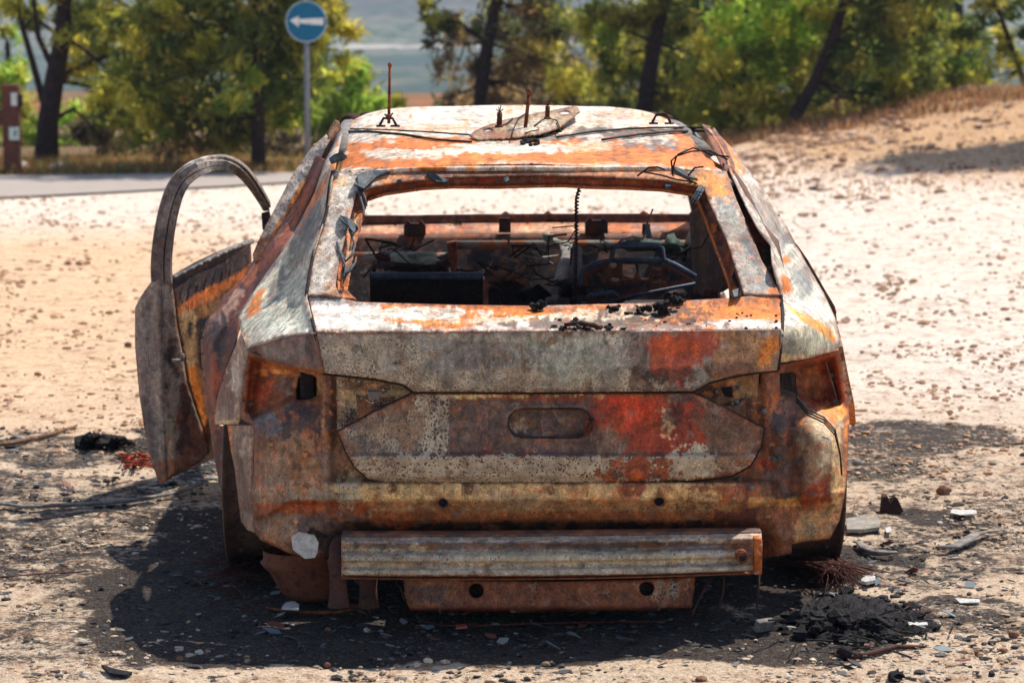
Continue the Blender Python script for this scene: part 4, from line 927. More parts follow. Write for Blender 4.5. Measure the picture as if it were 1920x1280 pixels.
# ---- left wheel-arch flare, lower side, door-frame rails
panel("wheel_arch_flare", [(463, 654), (452, 622), (442, 648), (424, 690), (409, 738), (402, 778), (402, 796), (446, 796), (452, 780), (458, 720), (466, 662)], lambda x, y: I(x, [402, 440, 466], [.80, .58, .41]), (150, 132, 120), [(('e', 425, 740, 14, 40), (112, 86, 80), dict(n=.9, ns=(10, 40))), (('e', 440, 700, 12, 30), (174, 160, 150), dict(n=.8, ns=(8, 40))), (('b', 400, 786, 450, 800), (190, 160, 124), dict(w=5, n=.6)), (('p', [(455, 690), (466, 665), (462, 720), (456, 780), (448, 780)]), (88, 76, 76), dict(w=6))], step=4, seed=26)
panel("rear_side_panel", [(426, 797), (478, 797), (474, 860), (472, 930), (480, 1000), (462, 992), (452, 978), (446, 930), (440, 880), (432, 840)], lambda x, y: I(x, [425, 450, 480], [.62, .50, .36]), (128, 110, 98), [(('p', [(440, 810), (452, 850), (462, 900), (470, 960), (462, 960), (446, 880)]), (104, 82, 72), dict(w=7, n=.7)), (('e', 462, 830, 10, 30), (160, 142, 126), dict(n=.7)), (('b', 424, 796, 434, 860), (190, 110, 60), dict(w=3, n=.8))], step=4, seed=27)
DR = tps([(612, 262, 1.72), (545, 420, 1.62), (480, 500, 1.6), (385, 620, 1.5), (400, 860, 1.25), (440, 700, 1.15), (530, 470, 1.25), (600, 350, 1.45)])
panel("door_opening_frame", [(612, 300), (590, 352), (556, 425), (528, 475), (500, 512), (472, 556), (450, 600), (440, 652), (424, 692), (409, 740), (404, 796), (426, 800), (428, 880), (424, 918), (412, 912), (402, 860), (388, 770), (378, 680), (376, 640), (386, 602), (420, 555), (456, 520), (485, 470), (520, 420), (560, 350), (590, 290)], lambda x, y: DR(x, y) - .035 * np.exp(-((x - (400 + np.maximum(0, 640 - y) * .62)) / 9) ** 2), (84, 44, 36),
      [(('p', [(600, 300), (560, 380), (520, 450), (480, 510), (500, 500), (560, 420)]), (122, 60, 36), dict(n=.8, w=10)), (('p', [(388, 610), (430, 560), (470, 520), (440, 580), (400, 650)]), (150, 122, 106), dict(n=1.1, ns=(9, 14), w=12, op=.8)), (('e', 410, 640, 16, 60), (58, 40, 40), dict(n=.9, ns=(10, 40))), (('e', 400, 740, 8, 80), (130, 56, 30), dict(n=.9, ns=(8, 40))), (('e', 415, 860, 12, 50), (70, 32, 26), {}), (('p', [(455, 525), (480, 490), (492, 478), (480, 520), (460, 545)]), (150, 80, 40), dict(w=6, n=.8))], step=4, seed=28, wob=.006, wsc=24)
panel("roof_rail", [(612, 252), (619, 262), (600, 300), (575, 346), (540, 402), (508, 452), (488, 490), (478, 496), (474, 476), (486, 448), (500, 420), (522, 378), (548, 328), (585, 275)], lambda x, y: I(y, [250, 500], [1.80, 1.58]), (196, 186, 176), [(('p', [(612, 256), (560, 330), (500, 430), (478, 480), (484, 486), (520, 430), (570, 345)]), (206, 200, 194), dict(w=8, n=.6, sp=.0)), (('a', .5), (74, 60, 56), dict(n=1.0, ns=(8, 6), soft=.04, op=.8)), (('p', [(600, 300), (575, 346), (508, 452), (488, 490), (486, 480), (560, 350)]), (200, 124, 66), dict(w=5, n=.6)), (('b', 470, 440, 510, 500), (120, 86, 70), dict(w=14, n=.8))], step=3.5, seed=29, wob=.004, wsc=20)
panel("rail_cap", [(640, 243), (636, 228), (628, 224), (618, 240), (614, 262), (622, 262)], lambda x, y: 1.75 + 0 * x, (196, 160, 130), [], step=4, seed=30)

WEATHER = .9
# ---- rear body panel with the wheel-house corners
RB = [(466, 659), (500, 672), (560, 688), (604, 698), (634, 699), (640, 720), (700, 760), (1380, 760), (1425, 720), (1426, 694), (1461, 684), (1520, 672), (1573, 655), (1580, 690), (1590, 745), (1593, 790), (1589, 860), (1586, 915), (1574, 975), (1556, 1010), (1520, 1014), (1485, 1020), (1484, 1038), (1446, 1044), (1428, 1046), (1420, 1010), (660, 1010), (642, 1012), (642, 1056), (600, 1046), (548, 1040), (515, 1024), (488, 1012), (478, 1000), (471, 940), (476, 870), (476, 800), (452, 785), (457, 720)]
def bumpf(x, y, cx, cy, rx_, ry_, k=3): return np.exp(-(np.abs((x - cx) / rx_) ** k + np.abs((y - cy) / ry_) ** k))
def rbs(x, y):
    U = np.abs((x - 1030) / 665)
    mid = I(y, [700, 898, 903, 908, 936, 942, 952, 975, 1000, 1010], [.16, .16, .10, .085, .085, .10, .115, .13, .20, .24])
    side = I(y, [655, 700, 900, 930, 1000, 1040], [.16, .19, .17, .15, .13, .14])
    wmid = sstep(.66, .56, U)
    s = mid * wmid + side * (1 - wmid) + curv(x) * .85
    s = s - .05 * bumpf(x, y, 555, 850, 74, 92, 6) + .02 * sstep(0, 6, (x - 470) * .56 + (y - 792)) * 0
    s = s - .13 * bumpf(x, y, 1545, 862, 52, 82, 4) + .05 * bumpf(x, y, 1520, 715, 40, 48, 4)
    s = s - .018 * bumpf(x, y, 615, 780, 9, 140, 4) - .018 * bumpf(x, y, 1440, 770, 10, 110, 4)   # tailgate gutters
    s = s - .02 * sstep(12, 0, np.abs(y - (935 + 30 * sstep(560, 480, x)))) * sstep(690, 640, x) - .02 * sstep(9, 0, np.abs(y - (945 - (x - 1400) * .12))) * sstep(1370, 1410, x)
    s = s - .012 * sstep(8, 0, np.abs(y - (792 - (x - 470) * .60))) * (x < 556) * (y > 735)
    for pk in PKT:
        ins = np.where(inpoly(x, y, pk), edgedist(x, y, pk), 0); s = s + .075 * sstep(0, 11, ins)
    for cx, cy in RIV: s = s - .008 * np.exp(-((x - cx) ** 2 + (y - cy) ** 2) / 40)
    return s
PKT = [[(468, 664), (600, 702), (602, 752), (558, 748), (476, 792), (458, 770)], [(1468, 690), (1566, 664), (1582, 760), (1550, 772), (1510, 752), (1466, 750)]]
RIV = [(508, 833), (616, 836), (572, 853), (565, 911), (735, 916), (880, 917), (1033, 917), (1187, 916), (1330, 910), (555, 977), (621, 733), (620, 775), (1430, 770), (1447, 832), (1453, 910), (1440, 968)]
holeL = [(560, 706), (568, 709), (578, 704), (588, 706), (590, 730), (587, 746), (572, 749), (556, 749), (555, 730)]
holeR = [(1462, 700), (1485, 698), (1493, 702), (1495, 740), (1480, 742), (1463, 739)]
circ = lambda cx, cy, rx_, ry_, n=14: [(cx + rx_ * math.cos(2 * math.pi * k / n), cy + ry_ * math.sin(2 * math.pi * k / n)) for k in range(n)]
panel("rear_body_panel", RB, rbs, (118, 84, 62),
      [(('p', [(466, 660), (604, 700), (600, 760), (560, 745), (470, 790), (455, 770)]), (104, 62, 44), dict(n=.6, w=14)), (('e', 485, 715, 26, 45), (112, 46, 26), dict(n=1.0, ns=(16, 18))), (('e', 520, 690, 26, 12), (188, 124, 60), dict(n=1.1, ns=(12, 8), op=.8)), (('e', 540, 730, 20, 22), (92, 72, 70), dict(n=.7)), (('b', 575, 748, 640, 765), (140, 76, 46), dict(n=.9)), (('e', 575, 728, 28, 32), (188, 152, 104), dict(n=.3, op=.55)),
       (('p', [(476, 790), (560, 752), (640, 770), (640, 820), (560, 830), (480, 830)]), (66, 54, 54), dict(n=.6, w=22)), (('e', 500, 800, 30, 20), (86, 84, 92), dict(n=.6)), (('e', 545, 870, 70, 50), (128, 98, 74), dict(n=.5)), (('e', 560, 925, 70, 20), (146, 122, 96), dict(n=.8, sp=.2)), (('e', 520, 900, 24, 50), (140, 114, 94), dict(n=.9, ns=(10, 40))), (('e', 650, 920, 24, 30), (186, 156, 112), dict(n=.9, ns=(12, 30), sp=.35)),
       (('b', 606, 700, 632, 830), (84, 62, 52), dict(n=.6, w=9)), (('b', 604, 700, 611, 860), (150, 104, 66), dict(w=4, n=.6)), (('e', 620, 860, 24, 30), (118, 94, 82), {}),
       (('b', 478, 940, 700, 965), (136, 70, 38), dict(n=.9, ns=(18, 14), w=12)), (('e', 600, 950, 60, 10), (156, 70, 34), dict(n=1.1, ns=(9, 9), op=.8)), (('e', 540, 995, 60, 30), (120, 96, 78), dict(n=.5)), (('b', 560, 965, 700, 1050), (96, 76, 70), dict(n=.6, w=24)), (('e', 530, 1000, 30, 20), (140, 112, 90), dict(n=.7)),
       (('p', [(680, 905), (1400, 905), (1390, 940), (680, 944)]), (188, 154, 108), dict(n=.9, ns=(34, 10), w=8, sp=.1)), (('b', 690, 940, 1380, 972), (152, 116, 80), dict(n=.7, ns=(60, 12), w=10)), (('b', 700, 958, 1400, 985), (140, 82, 48), dict(n=.9, ns=(50, 10), w=9)), (('b', 660, 978, 1430, 1010), (44, 30, 30), dict(n=.5, w=10)), (('e', 740, 975, 60, 10), (150, 80, 44), dict(n=.8)), (('e', 960, 935, 60, 12), (150, 128, 104), dict(n=1, op=.8)), (('b', 1160, 906, 1200, 945), (150, 104, 70), dict(n=.7, w=8)), (('e', 1190, 915, 26, 14), (112, 62, 44), dict(n=.8)),
       (('b', 1230, 908, 1420, 935), (128, 74, 46), dict(n=.8, w=10)), (('e', 1280, 930, 50, 14), (188, 150, 100), dict(n=1, op=.8)),
       (('p', [(1426, 700), (1460, 690), (1460, 830), (1440, 900), (1400, 930), (1370, 900), (1420, 850)]), (110, 66, 48), dict(n=.7, w=14)), (('p', [(1462, 684), (1570, 658), (1590, 760), (1560, 780), (1510, 760), (1465, 760)]), (122, 44, 26), dict(n=.8, w=14)), (('e', 1525, 715, 30, 30), (132, 78, 48), dict(n=.8)), (('e', 1480, 760, 30, 14), (96, 70, 62), dict(n=.8)), (('b', 1462, 688, 1500, 745), (104, 74, 60), dict(w=7, n=.5)), (('e', 1470, 800, 30, 30), (80, 72, 76), dict(n=.7)), (('e', 1545, 830, 40, 60), (166, 148, 122), dict(n=.5)), (('e', 1560, 770, 26, 20), (206, 124, 60), dict(n=.7)), (('e', 1520, 850, 16, 50), (140, 110, 84), dict(n=.7, ns=(10, 40))),
       (('e', 1480, 880, 40, 50), (110, 86, 78), dict(n=.6)), (('e', 1440, 865, 14, 14), (140, 54, 32), dict(n=1)), (('b', 1400, 930, 1560, 950), (176, 128, 70), dict(n=1.1, ns=(16, 8), w=8, op=.9)), (('p', [(1490, 925), (1560, 890), (1570, 940), (1500, 960)]), (122, 52, 30), dict(n=.9, w=12)), (('b', 1420, 950, 1500, 1044), (128, 78, 52), dict(n=.8, w=12)), (('p', [(1500, 960), (1570, 945), (1560, 1008), (1490, 1016)]), (158, 124, 84), dict(n=.7, w=12)), (('e', 1570, 900, 10, 80), (196, 160, 110), dict(n=.6, op=.8)), (('b', 1584, 790, 1596, 900), (204, 120, 56), dict(w=4)), (('b', 1340, 955, 1420, 1010), (86, 46, 36), dict(n=.7, w=12)),
       (('a', .42), (170, 90, 44), dict(n=1.0, ns=(22, 22), op=.6))] + [(('e', x, y, 8, 8), (96, 50, 34), dict(n=.3, op=.8)) for x, y in RIV] + [(('e', x, y, 4, 4), (190, 140, 90), dict(n=.2, op=.8)) for x, y in RIV],
      holes=[holeL, holeR, circ(831, 943, 9, 9), circ(1236, 941, 9.5, 9)], step=5, seed=31, wob=.006, wsc=60, solid=.006)
# bolts and tabs on the rear body
m = MB()
for x, y in [(1560, 702), (1567, 752), (1432, 770), (1385, 900), (471, 757), (1460, 858), (1450, 860), (1408, 912)]:
    c = P(x, y, float(depth(x, rbs(np.array(float(x)), np.array(float(y)))))); m = MB(); m.tube([c + np.array([0, .01, 0]), c + np.array([0, -.014, 0])], .0085, 8); m.tube([c + np.array([0, .01, 0]), c + np.array([0, -.02, 0])], .004, 8); m.build("fastener", M_GREYMETAL, CAR)
c = P(1543, 818, 7.05); m = MB(); m.tube([c, P(1553, 822, 6.97)], .004, 6); m.build("fixing_pin", M_ALU, CAR)
m = MB(); m.tube([P(1031 + 52 * sx_ + 27 * math.cos(t_), 793 + 27 * math.sin(t_), float(depth(1031, .072 + curv(1031)))) for sx_, t0_ in ((1, -math.pi / 2), (-1, math.pi / 2)) for t_ in np.linspace(t0_, t0_ + math.pi, 9)] + [P(1083, 766, float(depth(1031, .072 + curv(1031))))], .0030, 6); m.build("recess_rim", M_DARKRUST, TG)
m = MB(); q = P(1100, 800, float(depth(1100, .06))); m.box(q + np.array([0, -.02, 0]), (.018, .012, .042), rz=.2); m.tube([q + np.array([.01, 0, .02]), q + np.array([.02, -.025, .025]), q + np.array([.0, -.03, -.01])], .005, 6); m.build("plate_lamp_remnant", M_RUST, TG)
# wire strands down the right edge
m = MB()
for o in (0, 5, 10): m.tube([P(x, y, d) for x, y, d in [(1493, 742 + o, 7.22), (1515, 768 + o, 7.18), (1545, 782 + o, 7.10), (1566, 806 + o, 7.06), (1575, 850, 7.10), (1578, 880 + o, 7.15)]], .0025, 5)
m.build("loose_cable", M_BLACKWIRE, CAR)
# the warped tow-eye cover remnant (molten alloy) at the left of the beam
m = MB(); pl = [(546, 1006), (560, 998), (576, 1000), (590, 1003), (597, 1018), (595, 1036), (590, 1045), (572, 1047), (562, 1040), (549, 1030)]
m.prism([P(x, y, 7.10) for x, y in pl], (0, .012, 0)); m.build("molten_alloy_patch", M_ALU, CAR, smooth=False)
m = MB(); m.tube([P(582, 992, 7.12), P(600, 1000, 7.1), P(612, 1006, 7.11)], .006, 6); m.tube([P(575, 1003, 7.12), P(586, 992, 7.09), P(598, 1005, 7.1)], .006, 6); m.build("wire_clip", M_BLACKWIRE, CAR)

WEATHER = .5
# ---- bumper beam: pressed channel with two grooves
def beam_fn(a, b):
    x = 640 + a * 788
    sag = 6 * np.sin(np.pi * a)
    yt = 1006 + (999 - 1006) * a + sag * .3; yb = 1080 + (1070 - 1080) * a + sag
    y = yt + (yb - yt) * b
    prof = I(b, [0, .10, .16, .30, .36, .48, .60, .66, .78, .84, .97, 1.0], [.05, .02, .014, .032, .032, .006, .0, .014, .014, .0, .0, .03])
    s = -.03 + prof + .05 * (2 * a - 1) ** 2 + .002 * fbm(x / 40, y / 20, 90, 3)
    return unproj(x, y, depth(x, s))
BEAMS = [(('b', 640, 1000, 1430, 1014), (150, 134, 122), dict(n=.5, ns=(60, 8), w=6, op=.8)), (('b', 660, 1016, 1400, 1032), (104, 98, 98), dict(n=.8, ns=(70, 8), w=8)), (('b', 760, 1055, 1390, 1063), (112, 106, 102), dict(n=.8, ns=(70, 6), w=6)), (('b', 645, 1034, 1420, 1078), None, dict(sp=.30, n=.8, w=12)), (('e', 720, 1050, 80, 30), (140, 122, 100), dict(n=.9, sp=.35)), (('b', 860, 1036, 1330, 1056), (176, 158, 124), dict(n=1, ns=(30, 8), op=.8, w=8)), (('b', 640, 1077, 1430, 1092), (132, 70, 40), dict(n=.6, w=4)), (('b', 640, 1000, 648, 1082), (150, 96, 60), dict(n=.6, w=6, op=.7)), (('e', 1390, 1042, 30, 28), (150, 104, 76), dict(n=.8, op=.8)), (('e', 1160, 1020, 180, 7), (62, 52, 58), dict(n=.8, op=.7)), (('a', .55), (124, 84, 60), dict(n=1, ns=(30, 12), op=.6))]
BE = grid_panel("bumper_beam", beam_fn, 200, 40, (166, 154, 140), BEAMS, seed=41, solid=.008, flip=True)
# closed sides of the beam, so that it has its body
m = MB()
for a0, a1, b in ((0, .5, .0), (.5, 1, 0)): pass
for k in range(24):
    pass
def beam_top(a, b): 
    q = beam_fn(a, b * 0 + 0.0); return q + np.stack([0 * a, b * .07, 0 * a], -1)
def beam_bot(a, b):
    q = beam_fn(a, b * 0 + 1.0); return q + np.stack([0 * a, b * .08, -.004 + 0 * a], -1)
grid_panel("beam_top_flange", beam_top, 60, 4, (120, 80, 60), [(('a', .1), (70, 56, 56), dict(n=.9))], parent=BE, seed=42, flip=True)
grid_panel("beam_bottom_flange", beam_bot, 60, 4, (120, 70, 46), [], parent=BE, seed=43)
for x, y, r in [(1391, 1043, .017)]:
    c = P(x, y, float(depth(x, -.02)))
    m = MB(); m.tube([c + np.array([0, .03, 0]), c + np.array([0, -.012, 0]), c + np.array([0, -.014, 0])], [r, r, r * .8], 16); m.build("tow_eye_socket", M_RUST, BE)
    m = MB(); m.tube([c + np.array([0, .0, 0]), c + np.array([0, -.016, 0])], r * .55, 12); m.build("tow_eye_hole_shade", M_SOOT, BE)  # solid dark plug standing in for the shade inside the socket
m = MB(); m.box(P(1420, 1040, float(depth(1420, .0))), (.022, .06, .10)); m.build("beam_end_plate", M_ORANGE, BE)
m = MB(); m.box(P(672, 1040, float(depth(672, .20))), (.09, .16, .10)); m.build("crash_box", M_RUST, BE)
m = MB(); m.box(P(1380, 1038, float(depth(1380, .20))), (.09, .15, .10)); m.build("crash_box", M_RUST, BE)
# lower crossmember with two round holes
LBO = [(757, 1080), (900, 1088), (1040, 1090), (1200, 1086), (1304, 1080), (1300, 1115), (1297, 1140), (1200, 1145), (1000, 1148), (830, 1147), (770, 1146), (763, 1130), (756, 1088)]
panel("lower_crossmember", LBO, lambda x, y: .05 + .05 * ((x - 1030) / 270) ** 2 + I(y, [1078, 1090, 1138, 1148], [.01, 0, 0, .03]), (124, 76, 56), [(('b', 750, 1085, 850, 1150), (128, 84, 58), dict(n=.8, w=16, sp=.12)), (('e', 1250, 1105, 40, 26), (166, 96, 62), dict(n=.9, sp=.25)), (('e', 1262, 1108, 8, 24), (72, 60, 60), dict(n=.6)), (('b', 760, 1138, 1300, 1150), (104, 50, 36), dict(n=.8, w=6)), (('e', 800, 1110, 30, 14), (84, 62, 58), dict(n=.8)), (('a', .35), (94, 60, 50), dict(n=1, ns=(30, 18)))], holes=[circ(893, 1107, 14, 14), circ(1213, 1103, 14.5, 14)], step=5, seed=44, solid=.006)
m = MB(); m.box(car(0, .32, .11), (.80, .40, .06)); m.build("underfloor_tray", M_SOOT, CAR)

WEATHER = 1.0
# ---- silencer and exhaust pipes
m = MB(); prof = [(492, 1030, 640), (492, 1048, 640), (486, 1052, 640), (492, 1060, 640), (505, 1072, 642), (515, 1090, 642), (528, 1110, 640), (545, 1121, 630)]
rows = []
for x0, y, x1 in prof:
    cx, hw = (x0 + x1) / 2, (x1 - x0) / 2
    k = 7.45 / F
    rows.append([P(cx, y, 7.45) + np.array([hw * k * math.cos(a), hw * k * .8 * math.sin(a), 0]) for a in np.linspace(0, 2 * math.pi, 24, endpoint=False)])
vs = [p for r in rows for p in r]; fs = [(i * 24 + j, i * 24 + (j + 1) % 24, (i + 1) * 24 + (j + 1) % 24, (i + 1) * 24 + j) for i in range(len(rows) - 1) for j in range(24)]
fs.append([(len(rows) - 1) * 24 + j for j in range(24)]); m.add(vs, fs); m.build("silencer", mottled("silencer_rust", (112, 66, 46), (92, 54, 42), (70, 42, 38), 10), CAR)
for x, y0, y1, d, w_ in [(634, 1058, 1136, 7.16, 21), (690, 1080, 1137, 7.26, 21)]:
    k = d / F; m = MB(); a, b = P(x, y0 - 8, d), P(x + 1, y1, d)
    m.tube([a + np.array([0, .15, .03]), a + np.array([0, .04, 0.02]), a, b], [w_ * k * .9, w_ * k * .95, w_ * k, w_ * k], 20, cap=False); m.build("exhaust_pipe", mottled("pipe_rust", (96, 62, 50), (76, 54, 48), (60, 42, 42), 16), CAR)

# ---- wheels: bare rims sunk to the ground
def wheel(u, s, zc=.285, r=.285):
    c = car(u, s, zc); sd = 1 if u > 0 else -1
    m = MB(); prof = [(-.10, r), (-.095, r * 1.03), (-.085, r * .96), (-.03, r * .90), (.05, r * .92), (.085, r * .97), (.095, r * 1.03), (.10, r)]
    n = 40; vs, fs = [], []
    for (o, rr) in prof:
        for k in range(n):
            a = 2 * math.pi * k / n; vs.append((c[0] + o * sd, c[1] + rr * math.cos(a), c[2] + rr * math.sin(a)))
    for i in range(len(prof) - 1):
        for k in range(n): fs.append((i * n + k, i * n + (k + 1) % n, (i + 1) * n + (k + 1) % n, (i + 1) * n + k))
    m.add(vs, fs); W = m.build("wheel", mottled("rim_scale", (116, 88, 70), (84, 66, 58), (58, 46, 46), 10), CAR)
    m = MB()
    for k in range(5):
        a = 2 * math.pi * k / 5 + .3; d2 = np.array([0, math.cos(a), math.sin(a)])
        m.tube([c + np.array([.06 * sd, 0, 0]) + d2 * .05, c + np.array([.075 * sd, 0, 0]) + d2 * r * .93], [.036, .028], 8, flat=.6)
    m.tube([c + np.array([.02 * sd, 0, 0]), c + np.array([.085 * sd, 0, 0])], .06, 16); m.build("spokes", M_GREYMETAL, W)
    m = MB(); m.tube([c + np.array([-.04 * sd, 0, 0]), c + np.array([-.005 * sd, 0, 0])], .15, 28); m.build("brake_disc", M_RUST, W)
    return W
wheel(-.862, 1.05); wheel(.875, 1.02); wheel(-.86, 3.85); wheel(.86, 3.85)
m = MB(); m.tube([car(-.8, 1.05, .28), car(.8, 1.05, .28)], .04, 10); m.tube([car(-.55, .9, .25), car(.55, .9, .25)], .05, 10); m.build("rear_axle", M_DARKRUST, CAR)

# ---- boot floor, inner sides, cabin
m = MB(); m.box(car(0, 2.3, .25), (1.5, 4.0, .05)); m.build("floor_pan", M_SOOT, CAR)
for sd in (-1, 1):
    m = MB(); m.box(car(.66 * sd, .98, .48), (.04, 1.35, .50)); m.build("boot_side_trim", M_SOOT, CAR)
# screen base, cowl, firewall
def cowl_d(u, s, z): return car(u, s, z)
panel("windscreen_base", [(640, 404), (760, 404), (900, 402), (1060, 401), (1200, 401), (1314, 402), (1314, 424), (1200, 421), (1060, 419), (900, 420), (760, 422), (640, 424)], lambda x, y: 3.95 + .02 * np.sin(x / 90) + 0 * x, (70, 38, 34), [(('a', .2), (96, 44, 34), dict(n=.8, ns=(80, 10)))], step=8, seed=51, solid=.02)
panel("cowl_panel", [(640, 424), (760, 421), (900, 418), (1060, 417), (1200, 418), (1310, 416), (1300, 432), (1200, 437), (1060, 438), (900, 439), (640, 441)], lambda x, y: I(y, [415, 442], [3.90, 3.52]), (176, 140, 108), [(('b', 1140, 415, 1310, 440), (182, 100, 26), dict(n=.7, w=20)), (('e', 1220, 428, 40, 6), (132, 124, 118), dict(n=.7)), (('a', .2), (150, 84, 44), dict(n=.9, ns=(50, 8)))], step=6, seed=52)
panel("firewall", [(640, 441), (900, 439), (1100, 438), (1200, 437), (1312, 432), (1345, 480), (1360, 640), (640, 640)], lambda x, y: I(y, [430, 470, 640], [3.5, 3.46, 3.3]) + .03 * np.sin(x / 60), (46, 28, 25), [(('b', 640, 470, 1360, 640), (30, 21, 22), dict(n=.5, w=20)), (('e', 1000, 500, 90, 40), (40, 30, 27), dict(n=.8))], holes=[[(915, 572), (915, 545), (925, 530), (945, 525), (970, 527), (984, 538), (990, 572)]], step=9, seed=53)
for x0, x1, yt, yb, roof in [(757, 798, 413, 440, 1), (935, 958, 409, 436, 0), (1097, 1140, 407, 438, 1), (1204, 1220, 420, 440, 0)]:
    pl = [(x0, yb), (x0, yt + 10), (x0 + 9, yt), (x0 + 13, yt + 6), (x1 - 13, yt + 6), (x1 - 9, yt), (x1, yt + 10), (x1, yb)] if roof else [(x0, yb), (x0 + 1, yt), (x1 - 1, yt), (x1, yb)]
    m = MB(); m.prism([P(x, y, 10.52) for x, y in pl], (0, .03, .0)); m.build("cowl_bracket", M_DARKRUST if x0 < 1200 else M_SOOT, CAR, smooth=False)
for (a, b, r) in [((846, 459), (1300, 458), .0175), ((640, 481), (845, 482), .019)]:
    m = MB(); m.tube([P(*a, 10.25), (P(*a, 10.25) + P(*b, 10.25)) / 2, P(*b, 10.25)], r, 16); m.build("cross_car_tube", mottled("tube_scale", (124, 116, 106), (150, 82, 46), (92, 96, 90), 9, lo=.5, hi=.56), CAR)
m = MB(); m.prism([P(x, y, 10.2) for x, y in [(838, 455), (856, 452), (858, 500), (864, 516), (905, 519), (908, 524), (852, 524), (843, 500)]], (0, .05, 0)); m.build("tube_bracket", M_RUST, CAR, smooth=False)
m = MB(); m.tube([P(1058, 458, 10.15), P(1066, 478, 10.0), P(1055, 520, 9.7), P(1030, 566, 9.3)], [.022, .028, .03, .022], 12, flat=.5); m.build("tunnel_brace", M_GREYMETAL, CAR)
m = MB(); m.lump(P(1030, 443, 10.15), (.022, .02, .016), 3, .7); m.lump(P(1042, 454, 10.15), (.036, .03, .016), 4, .6); m.lump(P(1063, 465, 10.1), (.02, .03, .028), 6, .6); m.build("melted_connector", M_WOOL, CAR)
for x in (1072,):
    m = MB(); m.tube([P(x, 466, 9.9), P(x - 2, 520, 9.8), P(x - 3, 545, 9.8)], .006, 6); m.tube([P(1083, 470, 9.9), P(1078, 566, 9.4)], .02, 8); m.build("console_strut", M_DARKRUST, CAR)
# front seats' burnt frames
m = MB(); a, b = P(696, 518, 8.95), P(906, 518, 8.95); m.tube([a, b], .012, 8, flat=1.2); m.build("seat_frame", M_BLUESTEEL, CAR)
m = MB(); m.box((P(800, 550, 9.0)), (.40, .03, .15)); m.tube([P(720, 505, 9.0), P(745, 500, 9.0), P(800, 500, 9.0), P(808, 507, 9.0)], .007, 6); m.build("seat_back_panel", M_SOOT, CAR)
m = MB(); m.tube([P(702, 495, 9.4), P(760, 504, 9.3), P(830, 502, 9.4)], .016, 6); m.tube([P(700, 510, 9.4), P(706, 492, 9.4), P(790, 500, 9.4)], .009, 6); m.tube([P(832, 498, 9.4), P(836, 515, 9.4)], .015, 6); m.lump(P(718, 483, 9.5), (.03, .03, .02), 11, .6); m.lump(P(826, 498, 9.4), (.03, .03, .02), 13, .6); m.build("seat_adjuster", M_DARKRUST, CAR)
m = MB(); m.lump(P(762, 487, 9.75), (.10, .08, .038), 21, .45, 3); m.lump(P(790, 494, 9.72), (.06, .06, .026), 22, .5, 3); m.build("seat_foam", M_WOOL, CAR)
m = MB(); m.lump(P(1222, 461, 10.05), (.10, .07, .022), 25, .8, 3); m.lump(P(1258, 465, 10.0), (.045, .05, .030), 26, .9, 3); m.lump(P(1192, 459, 10.05), (.05, .05, .016), 28, .8, 3); m.build("dashboard_wool", mottled("green_wool", (104, 128, 114), (70, 88, 80), (150, 152, 132), 60, bumps=1, bdist=.012), CAR)
SF = P(1200, 520, 8.95)
m = MB(); m.tube([P(x, y, d) for x, y, d in [(1086, 566, 8.9), (1084, 530, 8.9), (1092, 506, 8.9), (1122, 493, 8.9), (1146, 488, 8.9), (1150, 464, 8.9), (1160, 460, 8.9), (1234, 460, 8.9), (1241, 466, 8.9), (1244, 487, 8.9), (1272, 500, 8.9), (1304, 519, 8.9)]], .0105, 8); m.tube([P(1144, 488, 8.9), P(1244, 487, 8.9)], .009, 8); m.tube([P(1120, 570, 8.85), P(1200, 552, 8.85), P(1304, 532, 8.85)], .014, 8, flat=.5); m.tube([P(1100, 560, 8.85), P(1106, 553, 8.85), P(1150, 548, 8.85), P(1158, 556, 8.85)], .008, 8); m.build("seat_frame", M_BLUESTEEL, CAR)
panel("seat_back_panel", [(1092, 508), (1122, 496), (1146, 491), (1244, 490), (1272, 503), (1300, 521), (1300, 530), (1200, 550), (1110, 572), (1090, 560)], lambda x, y: 1.95 + 0 * x, (30, 26, 32), [], holes=[circ(1233, 497, 8, 7), circ(1150, 497, 7, 6), [(1168, 495), (1190, 495), (1194, 508), (1188, 522), (1170, 522), (1167, 508)], [(1198, 495), (1219, 495), (1222, 508), (1216, 522), (1200, 522), (1197, 508)], [(1224, 522), (1240, 522), (1238, 528), (1225, 528)], [(1147, 520), (1162, 521), (1160, 528), (1147, 527)]], step=5, seed=54, solid=.006)
m = MB(); m.box(P(1190, 590, 9.4), (.44, .5, .06)); m.box(P(800, 590, 9.4), (.40, .5, .06)); m.build("seat_base", M_SOOT, CAR)
# corrugated cable hanging from the tailgate frame
m = MB(); top = P(1088, 352, 7.80); pts = []
for k in range(260):
    t = k / 259; y = 352 + 216 * t; x = 1079 + 9 * math.exp(-t * 14) + 1.5 * math.sin(t * 5)
    a = t * 2 * math.pi * 33; c = P(x, y, 7.80); pts.append(c + np.array([.0060 * math.cos(a), .0060 * math.sin(a), 0]))
m.tube(pts, .0021, 5); m.tube([P(1086, 352, 7.8), P(1080, 372, 7.8), P(1081, 460, 7.8), P(1080, 568, 7.8)], .0035, 6); m.build("hanging_conduit", M_SOOT, CAR)
# cables hanging at the right of the cabin
m = MB(); m.tube([P(1214, 425, 10.3), P(1217, 445, 10.2), P(1212, 460, 10.1)], .012, 6); m.build("loose_cable", M_SOOT, CAR); m = MB(); m.tube([P(1302, 425, 9.9), P(1288, 460, 9.8), P(1284, 490, 9.8)], .014, 6); m.build("loose_cable", M_SOOT, CAR); m = MB(); m.tube([P(1298, 430, 9.9), P(1300, 470, 9.9)], .012, 6); m.build("loose_cable", M_SOOT, CAR)

